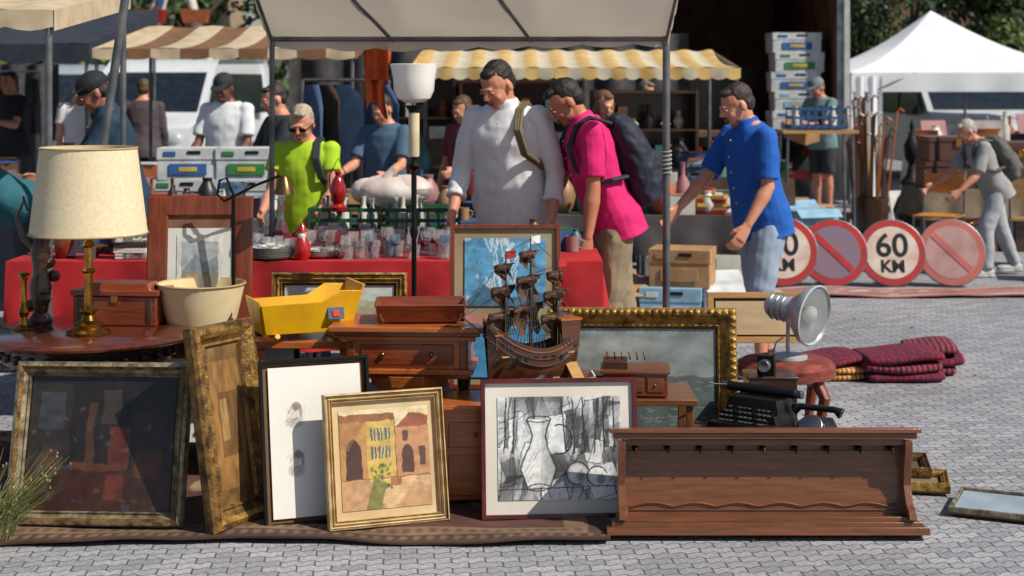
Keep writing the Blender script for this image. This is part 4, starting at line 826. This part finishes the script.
# ================================================================ ROAD SIGNS
SR=mat('sign_red',s(184,48,42),s(150,44,40),sc=6,rough=.45); SW=mat('sign_white',s(214,200,186),s(190,160,146),sc=7,rough=.5); SP=mat('sign_faded',s(176,140,134),s(150,110,106),sc=5,rough=.6); SB=mat('sign_blue',s(110,110,130),s(140,96,104),sc=5,rough=.5)
def sign(x_,kind,rr=.275):
    e=empty('road_sign',(x_,13.08,.012),R(-3),R(16)); b=B('disc'); Mx=Matrix.Rotation(R(90),4,'X')
    b.lathe([(.0001,-.012),(rr-.01,-.012),(rr,-.006),(rr,.004),(rr-.006,.006),(.0001,.006)],(0,0,rr),STEEL,48,M=Mx)
    rm,im={'n':(SR,SW),'b':(SR,SB),'f':(mat('sign_pink',s(186,96,88),s(160,84,78),sc=5),SP)}[kind]
    def disc(r_,z_,m_): b.lathe([(.0001,z_),(r_,z_)],(0,0,rr),m_,48,M=Mx,cap=False)
    disc(rr-.008,.0085,rm); disc(rr*.78,.011,im)
    if kind!='n': b.box((0,-.0145,rr),(rr*1.5,.003,.05),rm,rot=(0,R(45),0))
    b.done(parent=e)
    if kind=='n':
        for tx,sz,zz in (('60',.27,rr-.03),('KM',.14,rr-.16)):
            cu=bpy.data.curves.new('digits','FONT'); cu.body=tx; cu.size=sz; cu.align_x='CENTER'; cu.extrude=.001; cu.offset=.004; o=bpy.data.objects.new('digits',cu); COL.objects.link(o)
            cu.materials.append(BLACK); o.parent=e; o.rotation_euler=(R(90),0,0); o.location=(0,-.0135,zz)
    return e
sign(2.22,'n',.29);sign(2.64,'b',.28);sign(3.12,'n',.278);sign(3.61,'f',.28)
# ================================================================ CANOPIES / TENTS
CAN=mat('white_canvas',s(214,208,196),s(196,188,174),sc=3,rough=.85,bump=.3,bsc=5)
_nt=CAN.node_tree; _t=_nt.nodes.new('ShaderNodeBsdfTranslucent'); _t.inputs[0].default_value=(*s(214,204,184),1); _a=_nt.nodes.new('ShaderNodeMixShader'); _a.inputs[0].default_value=.35
_nt.links.new(_nt.nodes['Principled BSDF'].outputs[0],_a.inputs[1]); _nt.links.new(_t.outputs[0],_a.inputs[2]); _nt.links.new(_a.outputs[0],_nt.nodes['Material Output'].inputs[0])
b=B('market_canopy')
x0,x1,y0,y1=-1.26,.81,7.72,8.4; zb,zf=1.93,2.2
def ctop(u,v): return (x0+(x1-x0)*u,y1+(y0-y1)*v,zb+(zf-zb)*v-.04*math.sin(math.pi*v)*abs(math.sin(3*math.pi*u)))
b.grid(ctop,48,14,CAN)
b.grid(lambda u,v:(x0+(x1-x0)*u,y1+.008+.012*math.sin(u*50)*v,zb-(.05+.02*abs(math.sin(u*24))+.012*math.sin(u*5))*v),80,4,CAN)
for xx in (x0,x1): b.grid(lambda u,v:(xx+(.006 if xx>0 else -.006),y1+(y0-y1)*u,zb+(zf-zb)*u-(.05+.02*abs(math.sin(u*12)))*v),30,3,CAN)
b.tube([(x0,y1,zb-.015),(x1,y1,zb-.015)],.013,ALU,8)
for t in (0,.2,.55,1): xx=x0+(x1-x0)*t; b.tube([(xx+(.22 if 0<t<1 else 0),y1,zb-.025),(xx,y0,zf-.025)],.010,ALU,8)
b.tube([(x1,y1,0),(x1,y1,zb)],.020,ALU,12); b.tube([(x0,y1,0),(x0,y1,zb)],.014,ALU,12)
for i in range(6): b.tube([(x1+.026*math.cos(a_*.7),y1+.026*math.sin(a_*.7),1.2+i*.022+a_*.002) for a_ in range(10)],.004,mat('rope',s(170,170,165),rough=.9),5)
b.lathe([(.07,0),(.07,.008),(.03,.02)],(x1,y1,0),ALU,12)
b.done(ang=50)
b=B('canopy_pole'); b.tube([(0,0,0),(.02,0,1.0),(.2,0,2.2)],.022,ALU,12); b.lathe([(.06,0),(.06,.01),(.03,.02)],(0,0,0),ALU,12); b.done((-2.12,8.0,0))
OC=mat('orange_cloth',s(204,92,38),s(164,64,24),sc=5,rough=.85,bump=.4)
b=B('orange_cloth'); b.grid(lambda u,v:(-.07+.14*u*(1-.25*v+.1*math.sin(v*7))+.02*v,.02*math.sin(u*14+v*2),-.40*v*(1-.12*math.sin(u*5))),18,16,OC); b.grid(lambda u,v:(-.05+.12*u,-.03+.015*math.sin(u*12),-.24*v),10,8,OC); b.tube([(-.06,0,.0),(0,.02,.03),(.06,0,0)],.012,OC,6); b.done((-.72,8.46,1.94))
def stall(name,x0,x1,y0,y1,ze,zr,mA,mB,ns,val=.18,scal=True):
    b=B(name)
    def mf(i,j): return mA if (i//4)%2==0 else mB
    def top(u,v): return (x0+(x1-x0)*u,y0+(y1-y0)*v,ze+(zr-ze)*v-.05*math.sin(math.pi*v)+.01*math.sin(u*ns*3.1))
    b.grid(top,ns*4,8,None,mf)
    b.grid(lambda u,v:(x0+(x1-x0)*u,y0-.006-.01*math.sin(u*60)*v,ze-(val*(.8+(.2*abs(math.sin(math.pi*u*ns)) if scal else .2)))*v),ns*4,3,None,mf)
    b.grid(lambda u,v:(x0-.004,y0+(y1-y0)*u,ze+(zr-ze)*u-val*v),6,2,mA); b.grid(lambda u,v:(x1+.004,y0+(y1-y0)*u,ze+(zr-ze)*u-val*v),6,2,mB)
    for xx in (x0+.03,x1-.03):
        for yy,zz in ((y0+.03,ze),(y1-.03,zr)): b.tube([(xx,yy,0),(xx,yy,zz-.02)],.018,ALU,8)
    return b.done(ang=50)
YEL=mat('awning_yellow',s(208,176,112),s(190,154,92),rough=.85);CWH=mat('awning_white',s(200,190,164),s(184,172,146),rough=.85);BEI=mat('awning_beige',s(200,182,152),s(180,158,128),rough=.85);BRN=mat('awning_brown',s(128,92,62),s(108,76,50),rough=.85);NAV=mat('awning_navy',s(44,50,62),s(32,36,46),rough=.85)
stall('market_awning',-.85,1.9,13.3,15.2,1.80,1.98,YEL,CWH,23,.10)
stall('market_awning',-3.75,-1.4,14.3,16.5,1.98,2.25,BEI,BRN,9,.10)
stall('market_awning',-8,-4.1,15.5,18.5,2.05,2.5,NAV,NAV,9,.2)
stall('market_awning',-3.5,-2.15,7.5,9.0,2.03,2.2,BEI,BEI,6,.1)
b=B('pavilion_tent'); x0,x1,y0,y1=4.6,8.1,21.8,25.2; ez=1.80; pk=V((6.15,23.5,2.72))
PV=mat('pavilion_white',s(222,224,228),s(210,214,220),sc=2,rough=.7,bump=.2,bsc=4)
cs=[V((x0,y0,ez)),V((x1,y0,ez)),V((x1,y1,ez)),V((x0,y1,ez))]
for i in range(4):
    a_,c_=cs[i],cs[(i+1)%4]; n_=(c_-a_).cross(V((0,0,1))).normalized()
    def fn(u,v,a_=a_,c_=c_):
        p=a_.lerp(c_,u).lerp(pk,v); p.z-=.14*math.sin(math.pi*v)*(1-.3*math.sin(math.pi*u)); return tuple(p)
    b.grid(fn,20,12,PV); b.grid(lambda u,v,a_=a_,c_=c_,n_=n_:tuple(a_.lerp(c_,u)+n_*(.01+.015*math.sin(u*30)*v)+V((0,0,-.26*v))),40,2,PV); b.tube([a_,V((a_.x,a_.y,0))],.03,ALU,8)
b.grid(lambda u,v:(x0+.03+.03*math.sin(u*20),y0+(y1-y0)*u,.1+(ez-.15)*v),30,4,PV)
b.grid(lambda u,v:(x0+.02+.42*u,y0-.02+.03*math.sin(u*16),.1+(ez-.15)*v),24,8,PV)
b.tube([(x0+1.6,y0+.1,0),(x0+1.6,y0+.1,ez)],.02,ALU,8); b.tube([(x0,y0,1.4),(x0+.9,y0,ez)],.012,ALU,6)
b.done(ang=60)
# ================================================================ VANS
GLS=mat('car_glass',s(36,44,50),s(24,30,36),rough=.08,coat=.6)
def van(loc,yaw,col,name='parked_van'):
    e=empty(name,loc,yaw); b=B('bodywork'); pc=mat('van_paint_%d'%int(col[0]*99),col,tuple(q*.9 for q in col),rough=.25,coat=.6)
    pr=[(-2.4,.35),(-2.42,.75),(-2.3,1.0),(-1.65,1.18),(-.85,1.85),(-.55,2.02),(2.3,2.05),(2.4,1.9),(2.4,.35)]
    n=len(pr); vs=[]
    for x_,sc_ in ((-.88,.93),(-.96,1),(.96,1),(.88,.93)):
        for (y_,z_) in pr:
            xx=x_*(1-.10*max(0,(z_-1.1))/.95); vs.append((xx,y_*(1 if sc_==1 else .985),.35+(z_-.35)*(1 if sc_==1 else .985)))
    fs=[(k_*n+i,k_*n+(i+1)%n,(k_+1)*n+(i+1)%n,(k_+1)*n+i) for k_ in range(3) for i in range(n)]+[tuple(range(n))[::-1],tuple(range(3*n,4*n))]
    b.add(vs,fs,pc)
    def wq(y0_,z0_,y1_,z1_,w0,w1,o=.012): 
        nx=V((0,-(z1_-z0_),(y1_-y0_))).normalized()*o
        b.add([V((-w0,y0_,z0_))+nx,V((w0,y0_,z0_))+nx,V((w1,y1_,z1_))+nx,V((-w1,y1_,z1_))+nx],[(0,1,2,3)],GLS)
    wq(-1.60,1.225,-.90,1.81,.84,.78)
    for sg in (-1,1):
        b.add([(sg*.955,-1.35,1.15),(sg*.955,-.3,1.15),(sg*.885,-.3,1.8),(sg*.89,-.75,1.8)],[(0,1,2,3)],GLS); b.add([(sg*.957,-.2,1.15),(sg*.957,1.9,1.15),(sg*.888,1.9,1.8),(sg*.888,-.2,1.8)],[(0,1,2,3)],GLS)
        b.box((sg*1.08,-1.25,1.25),(.16,.1,.22),BLACK); b.ell((sg*.68,-2.38,.84),(.18,.06,.12),mat('headlamp',s(190,196,200),rough=.1,coat=.8),14)
        for yy in (-1.55,1.5): b.lathe([(.2,-.11),(.33,-.11),(.34,-.08),(.34,.08),(.33,.11),(.2,.11)],(sg*.86,yy,.34),RUB,24,M=Matrix.Rotation(R(90),4,'Y')); b.lathe([(.0001,.0),(.2,.0)],(sg*.975,yy,.34),STEEL,16,M=Matrix.Rotation(R(90),4,'Y'),cap=False)
    b.box((0,-2.42,.82),(.8,.05,.18),BLACK); b.box((0,-2.44,.5),(1.75,.08,.22),BLACK); b.box((0,-2.49,.5),(.5,.02,.11),WHITE); b.ell((0,-2.46,.84),(.07,.02,.07),STEEL,12)
    b.box((0,-1.5,1.2),(1.3,.03,.02),BLACK)
    b.done(parent=e,bevel=.03,ang=50)
van((-5.35,25.5,0),R(-6),s(216,219,220)); van((7.4,27.2,0),R(6),s(190,194,196)); van((-9.6,34,0),R(20),s(150,156,160))
# ================================================================ TRUCK
b=B('box_truck'); TB=mat('truck_interior',s(128,88,62),s(92,62,44),sc=3,rough=.7); TO=mat('truck_side',s(196,196,192),rough=.4)
x0,x1,y0,y1,z0,z1=1.95,4.12,20.2,25.0,1.05,3.5
b.box(((x0+x1)/2,(y0+y1)/2,z0-.06),(x1-x0,y1-y0,.12),TB); b.box(((x0+x1)/2,(y0+y1)/2,z1),(x1-x0+.08,y1-y0,.08),TO)
for x_ in (x0,x1): b.box((x_,(y0+y1)/2,(z0+z1)/2),(.05,y1-y0,z1-z0-.08),TB); b.box((x_+(.035 if x_==x1 else -.035),(y0+y1)/2,(z0+z1)/2),(.02,y1-y0,z1-z0),TO)
b.box(((x0+x1)/2,y1,(z0+z1)/2),(x1-x0,.05,z1-z0),TB)
for i in range(9): b.box((x0+.12+i*.24,y1-.05,(z0+z1)/2),(.03,.04,z1-z0-.1),TB)
for x_,sg in ((x0,-1),(x1,1)): b.box((x_+sg*.1,y0-.02,(z0+z1)/2),(.07,.07,z1-z0),TO); b.box((x_+sg*.03,y0+.0,(z0+z1)/2),(.1,.05,z1-z0),STEEL)
b.box(((x0+x1)/2,y0,.92),(x1-x0,.08,.12),BLACKM); b.box(((x0+x1)/2,y0,.5),(x1-x0-.2,.06,.1),SR)
for x_ in (x0+.3,x1-.3):
    for yy in (21.6,22.6,24.6): b.lathe([(.2,-.14),(.46,-.14),(.48,-.1),(.48,.1),(.46,.14),(.2,.14)],(x_,yy,.48),RUB,24,M=Matrix.Rotation(R(90),4,'Y'))
    b.box((x_,y0-.02,.8),(.3,.04,.1),mat('tail_light',s(150,20,20),rough=.2))
b.box(((x0+x1)/2,26.4,1.5),(2.1,1.9,2.2),TO); b.box(((x0+x1)/2,25.4,.7),(1,1.2,.3),BLACKM)
b.done()
for nm,lx,ly,lz,d_ in (('wardrobe',2.35,21.6,1.05,(.7,.5,.9)),('wardrobe',2.95,22.5,1.05,(.9,.5,.8))):
    b=B(nm); b.box((0,0,d_[2]/2),d_,W_DRK); b.box((-d_[0]/4,-d_[1]/2-.01,d_[2]/2),(d_[0]*.42,.02,d_[2]*.85),W_DRK); b.box((d_[0]/4,-d_[1]/2-.01,d_[2]/2),(d_[0]*.42,.02,d_[2]*.85),W_DRK); b.box((0,0,d_[2]+.02),(d_[0]+.06,d_[1]+.06,.04),W_DRK); b.done((lx,ly,lz),bevel=.005)
# ================================================================ RIGHT SIDE FURNITURE
def trunk(loc,d,m,yaw=0):
    b=B('wooden_trunk'); b.box((0,0,d[2]*.4),(d[0],d[1],d[2]*.8),m); b.box((0,0,d[2]*.9),(d[0]+.02,d[1]+.02,d[2]*.2),m)
    for x_ in (-.35,.35): b.box((x_*d[0],-d[1]/2-.006,d[2]*.5),(.04,.01,d[2]),BLACKM)
    b.box((0,-d[1]/2-.014,d[2]*.75),(.06,.012,.08),BRASS); b.done(loc,yaw,bevel=.006)
W_TR=wood('trunk_wood',s(96,52,38),s(60,32,24),rough=.5)
trunk((4.42,16.1,.62),(.62,.42,.27),W_TR); trunk((4.42,16.1,.895),(.58,.4,.24),W_TR,.05); trunk((5.08,16.15,.62),(.6,.4,.46),W_TR,-.05); trunk((5.2,16.0,0),(.7,.4,.3),W_DRK); trunk((4.5,16.0,0),(.6,.4,.34),W_TR,.1)
OR=mat('orange_plastic',s(210,136,60),rough=.4)
for loc_,yw_,mm_ in (((4.0,15.0,0),-30,OR),((4.75,14.6,0),160,W_PIN)):
    b=B('school_chair'); b.box((0,0,.43),(.4,.38,.015),mm_); b.box((0,.2,.72),(.38,.012,.18),mm_)
    for x_ in (-.19,.19): b.tube([(x_,-.2,0),(x_,-.17,.43),(x_,.17,.44),(x_,.22,.84)],.011,STEEL,8); b.tube([(x_,.17,.43),(x_,.24,0)],.011,STEEL,8)
    b.done(loc_,R(yw_))
b=B('walking_sticks'); b.lathe([(.17,0),(.2,.3),(.19,.45),(.18,.45),(.16,.02)],(0,0,0),W_DRK,20)
for i in range(34):
    a=random.random()*6.28; r_=random.uniform(.02,.15); a2=a+random.uniform(-.5,.5); r2=r_+random.uniform(0,.2); h_=random.uniform(1.0,1.5)
    m=random.choice([W_PIN,W_WALZ,W_DRK,W_ORA,W_DRK]); b.tube([(r_*math.cos(a),r_*math.sin(a),.05),(r2*math.cos(a2),r2*math.sin(a2),h_),(r2*math.cos(a2)+.03,r2*math.sin(a2),h_+.04),(r2*math.cos(a2)+.07,r2*math.sin(a2),h_+.01)],.012,m,6)
b.done((3.8,17,0))
b=B('iron_stove'); IM=mat('cast_iron',s(40,40,42),rough=.6,metal=.6,bump=.4)
b.lathe([(.16,0),(.1,.04),(.07,.12),(.12,.2),(.14,.45),(.1,.55),(.13,.6),(.06,.68),(.04,.8),(.08,.86),(.09,1.0),(.05,1.08),(.02,1.15),(.03,1.2),(.005,1.28)],(0,0,0),IM,12)
for i in range(8): a=i*.785; b.tube([(.12*math.cos(a),.12*math.sin(a),.2),(.2*math.cos(a),.2*math.sin(a),.3),(.14*math.cos(a),.14*math.sin(a),.45)],.01,IM,6)
b.done((4.3,17.2,.0))
def rack(name,x0,x1,y_,z_,cols):
    ox=(x0+x1)/2; x0-=ox;x1-=ox
    b=B(name); b.tube([(x0,0,z_),(x1,0,z_)],.014,STEEL,8)
    for x_ in (x0,x1): b.tube([(x_,0,0),(x_,0,z_)],.014,STEEL,8); b.tube([(x_,-.3,.02),(x_,+.3,.02)],.014,STEEL,8)
    n=int((x1-x0)/.11)
    for i in range(n):
        if random.random()<.3: continue
        xx=x0+.06+.11*i+random.uniform(-.04,.04); h_=random.uniform(.5,1.1); m=random.choice(cols); wd=random.uniform(.18,.26); yw=random.uniform(-1.3,1.3)
        cyw,syw=math.cos(yw),math.sin(yw)
        def fn(u,v,xx=xx,h_=h_,wd=wd):
            a=2*math.pi*u; ww=wd*(.35+.65*min(1,v*6)); px_=.05*math.sin(a)+.01*math.sin(a*3+v*5); py_=ww*math.cos(a)
            return (xx+px_*cyw-py_*syw*.8,py_*cyw,z_-.04-h_*v)
        b.grid(fn,14,10,m)
    b.done((ox,y_,0),ang=60)
DK=[mat('coat_black',s(26,26,30),rough=.9),mat('coat_navy',s(30,36,56),rough=.9),mat('coat_brown',s(70,50,38),rough=.9),mat('coat_grey',s(90,90,92),rough=.9),mat('coat_denim',s(66,90,124),rough=.9)]
rack('clothes_rack',-1.7,-1.0,13.0,1.7,DK); rack('clothes_rack',-7.5,-5.6,19,1.8,DK)
b=B('tent_back_wall'); TW=mat('dark_tarpaulin',s(70,68,68),s(50,48,48),rough=.8); b.grid(lambda u,v:(-2.4+4.3*u,.05*math.sin(u*60),2.2*v),100,3,TW); b.done((0,17.2,0))
b=B('tent_back_wall'); b.grid(lambda u,v:(-3.6+3.2*u,.05*math.sin(u*60),1.9*v),100,3,TW); b.done((-5.4,20.5,0))
b=B('fairground_ride'); FR=[PM[2],PM[12],PM[1],PM[0]]
b.tube([(-1.2,0,0),(.1,0,4.8)],.1,PM[0],10); b.tube([(1.4,0,0),(0,0,4.8)],.1,PM[0],10)
for i in range(14): b.box((-1.2+1.3*i/14,-.12,4.8*i/14),(.12,.06,.2),FR[i%4],rot=(0,R(15),0))
for i in range(10): a=i*.628; b.tube([(0,0,4.8),(1.6*math.cos(a),0,4.8+1.6*math.sin(a))],.04,FR[i%4],8); b.box((1.6*math.cos(a),0,4.8+1.6*math.sin(a)-.15),(.5,.4,.3),FR[(i+1)%4],tp=1.3)
b.done((-7.6,36,0))
# ================================================================ BUILDINGS
def building(name,x0,x1,y_,h,wall,st,depth=8):
    b=B(name); b.box(((x0+x1)/2,y_+depth/2,h/2),(x1-x0,depth,h),wall); b.box(((x0+x1)/2,y_+depth/2,h+.1),(x1-x0+.5,depth+.5,.25),PM[10])
    n=int((x1-x0)/2.6)
    for s_ in range(st):
        for i in range(n):
            cx_=x0+(i+.5)*(x1-x0)/n; cz=1.5+s_*3
            b.box((cx_,y_-.02,cz),(1.5,.06,1.7),WHITE); b.box((cx_,y_-.06,cz),(1.36,.04,1.56),GLS); b.box((cx_,y_-.09,cz),(.05,.03,1.56),WHITE); b.box((cx_,y_-.1,cz-.9),(1.7,.16,.06),PM[10])
    return b.done()
building('office_building',-7,3,46,9,mat('grey_render',s(120,118,114),s(104,102,98),sc=1,rough=.9),3); building('town_house',-30,-10,52,10,mat('ochre_render',s(160,140,110),s(140,120,92),sc=1,rough=.9),3)
building('town_house',10,40,75,9,mat('brick_render',s(120,84,66),s(96,64,52),sc=1,rough=.9),3)
# ================================================================ TREES
LFS=[mat('leaf_%d'%i,c_,rough=.6) for i,c_ in enumerate([s(60,84,34),s(44,66,28),s(78,100,40),s(34,52,24)])]
BARK=mat('bark',s(78,64,50),s(50,40,32),sc=12,rough=.95,bump=.8,bsc=30)
def tree(loc,h,cr,nleaf=9000,name='broadleaf_tree'):
    b=B(name); r0=h*.03
    b.tube([(0,0,0),(.05,0,h*.25),(.1,.05,h*.5),(0,0,h*.8)],[r0*1.3,r0,r0*.7,r0*.2],BARK,10)
    cl=[]
    for i in range(16):
        a=i*2.4; z_=h*(.22+.6*random.random()); rr=cr*(.45+.5*random.random())*math.sqrt(max(.15,1-((z_/h-.55)/.5)**2)); e=V((rr*math.cos(a),rr*math.sin(a),z_+h*.06)); b.tube([(0,0,z_*.7),e*.6+V((0,0,z_*.3)),e],[r0*.5,r0*.3,r0*.1],BARK,6); cl.append(e)
        for q in range(2): cl.append(e+V((random.gauss(0,.3),random.gauss(0,.3),random.gauss(0,.25)))*cr*.6)
    per=nleaf//len(cl)
    for e in cl:
        rad=cr*random.uniform(.2,.34); mi_=random.randrange(4)
        P=rng.normal(size=(per,3)); P/=np.linalg.norm(P,axis=1)[:,None]; P*=rad*rng.random((per,1))**.4; P[:,2]*=.75
        for p_ in P:
            c_=e+V(p_); u=V(rng.normal(size=3)).normalized()*random.uniform(.05,.1)*cr/2.2; v=u.orthogonal().normalized()*u.length*.7
            b.add([c_-u,c_+v,c_+u,c_-v],[(0,1,2,3)],LFS[mi_ if random.random()<.7 else random.randrange(4)])
    b.done(loc)
for x_,y_,h_,c_ in ((10,40,6,3),(14.5,42,7,3.2),(18,44,7,3.4),(7.6,44,6,2.8),(-8.5,42,6,2.8),(-12,44,7,3),(-16,42,6,3),(4.5,44,6,2.6)): tree((x_,y_,-.6),h_,c_)
b=B('hedge')
for i in range(12000):
    c_=V((random.uniform(-26,30),random.uniform(38.5,39.6),random.uniform(0,2.3))); u=V(rng.normal(size=3)).normalized()*.16; v=u.orthogonal().normalized()*.12
    b.add([c_-u,c_+v,c_+u,c_-v],[(0,1,2,3)],LFS[random.randrange(4)])
b.done()
b=B('dry_weeds'); DW=mat('dry_grass',s(160,150,100),s(110,112,66),rough=.9)
for i in range(420):
    a=random.random()*6.28; r_=random.random()*.11; o=V((r_*math.cos(a),r_*math.sin(a),0)); l_=random.uniform(.08,.36); d=V((math.cos(a)*random.random()*.7+.15,math.sin(a)*random.random()*.6,1)).normalized(); 
    p1=o+d*l_*.5; p2=o+d*l_+V((math.cos(a),math.sin(a),-.3))*l_*.25; b.tube([o,p1,p2],[.0018,.0013,.0005],DW if i%3 else LFS[2],4)
    if i%4==0: b.ell(p2,(.004,.004,.006),DW,6)
b.done((-1.95,5.88,0))
# ================================================================ PEOPLE
person('man_in_white_shirt',0.0,8.98,-22,1.90,lean=10,head=(34,-20),aL=(-8,16,30,14),aR=(0,14,34,16),shirt=s(232,232,234),pants=s(60,72,96),hair=s(38,26,20),skin=s(208,148,118),sleeve=1.62,hem=-.13,bulk=1.08,vox=.007,strap=s(112,100,66),collar=True)
person('man_in_pink_shirt',.55,8.78,-80,1.83,lean=19,head=(40,0),aL=(0,6,8,2),aR=(18,5,24,5),shirt=s(214,26,108),pants=s(142,128,102),hair=s(26,20,18),skin=s(188,128,98),sleeve=.78,hem=-.12,bulk=1.0,vox=.007,pack=s(34,40,58),lL=(6,8),lR=(-8,6),beard=True,collar=True)
person('man_in_blue_polo',1.45,9.3,-66,1.77,lean=11,head=(26,-10),aL=(4,10,30,8),aR=(30,10,14,4),shirt=s(18,88,176),pants=s(150,166,184),hair=s(58,40,30),skin=s(206,148,118),sleeve=.85,pant=1.05,hem=-.13,bulk=1.08,vox=.007,beard=True,lL=(10,10),lR=(-6,4),collar=True)
person('woman_in_green_top',-1.25,9.75,-10,1.62,lean=6,head=(26,0),aL=(15,6,50,10),aR=(15,6,50,10),shirt=s(170,206,36),pants=s(50,56,80),hair=s(186,172,146),skin=s(204,146,120),sleeve=.5,bulk=1.05,vox=.008,glasses=True,strap=s(40,44,50))
person('man_in_teal_shirt',-2.42,10.0,-72,1.84,lean=12,head=(30,0),aL=(30,6,40,4),aR=(30,6,40,4),shirt=s(24,54,74),pants=s(40,44,56),hair=s(30,24,20),skin=s(150,100,76),sleeve=.85,cap=s(28,30,36),bulk=1.1,vox=.009,collar=True)
person('man_bending_over',-2.85,9.5,-60,1.78,lean=62,head=(70,0),aL=(50,6,10,0),aR=(60,6,10,0),shirt=s(36,96,108),pants=s(50,50,58),hair=s(70,60,50),sleeve=.8,bulk=1.1,vox=.009)
person('man_in_black_tshirt',-5.6,18,-30,1.86,head=(5,0),shirt=s(34,36,42),pants=s(60,60,66),hair=s(60,50,42),sleeve=.7,vox=.012,aL=(30,5,70,10),aR=(10,5,20,0))
person('woman_in_floral_dress',-4.3,16,10,1.78,head=(10,20),shirt=s(210,206,206),pants=s(196,192,196),hair=s(200,170,120),longhair=True,sleeve=.5,vox=.012,skirt=True,aL=(10,6,60,20),aR=(5,8,10,0),glasses=True,strap=s(60,40,34))
person('man_in_white_tshirt',-2.5,14.1,-15,1.83,head=(24,0),shirt=s(214,218,220),pants=s(60,70,90),hair=s(30,24,20),skin=s(110,72,54),sleeve=.8,vox=.011,cap=s(40,42,48),beard=True,aL=(15,8,40,8),aR=(15,8,40,8),bulk=1.1)
person('man_in_dark_jacket',-4.15,18.0,-170,1.78,head=(8,0),shirt=s(76,66,70),pants=s(40,40,46),hair=s(90,70,50),sleeve=1.9,vox=.012)
person('man_in_blue_tshirt',-.95,12.2,-25,1.66,head=(28,0),shirt=s(70,96,120),pants=s(44,46,54),hair=s(60,50,42),sleeve=.8,vox=.011,aL=(25,8,50,8),aR=(25,8,50,8))
person('woman_in_dark_top',.72,13.0,20,1.68,head=(20,0),shirt=s(60,50,60),pants=s(44,46,54),hair=s(120,84,56),longhair=True,sleeve=.8,vox=.011)
person('man_in_dark_coat',-1.75,12.3,-60,1.74,head=(20,0),shirt=s(44,44,50),pants=s(44,46,54),hair=s(50,40,34),sleeve=1.8,vox=.011,aL=(25,8,30,8),aR=(25,8,50,8))
person('woman_in_red_top',-.35,13.0,-40,1.64,head=(24,0),shirt=s(130,50,50),pants=s(44,46,54),hair=s(90,60,40),longhair=True,sleeve=.8,vox=.012,aL=(25,8,50,8))
person('man_in_grey_shirt',1.35,16.6,30,1.76,head=(14,0),shirt=s(120,120,122),pants=s(60,62,70),hair=s(120,112,104),sleeve=.8,vox=.012)
person('man_carrying_box',3.88,20,-50,1.80,lean=5,head=(24,0),aL=(28,4,62,10),aR=(28,4,62,10),shirt=s(104,132,134),pants=s(48,50,54),hair=s(90,84,78),cap=s(120,128,130),skin=s(190,134,108),sleeve=.8,pant=.95,hem=-.1,vox=.012,beard=True,bulk=1.08)
b=B('carried_cardboard_box'); b.box((0,0,0),(.34,.26,.2),CC,rot=(R(10),R(14),0)); b.box((0,-.14,.1),(.34,.1,.006),CC,rot=(R(30),R(14),0)); b.done((3.58,19.72,1.06),R(-50))
person('woman_with_backpack',4.2,13.9,-80,1.50,lean=26,head=(34,0),aL=(20,6,30,4),aR=(34,6,20,4),shirt=s(150,150,150),pants=s(170,174,180),hair=s(186,178,166),skin=s(198,142,116),sleeve=.9,vox=.01,pack=s(92,92,88),lL=(20,20),lR=(-14,10),shoes=s(190,190,190))
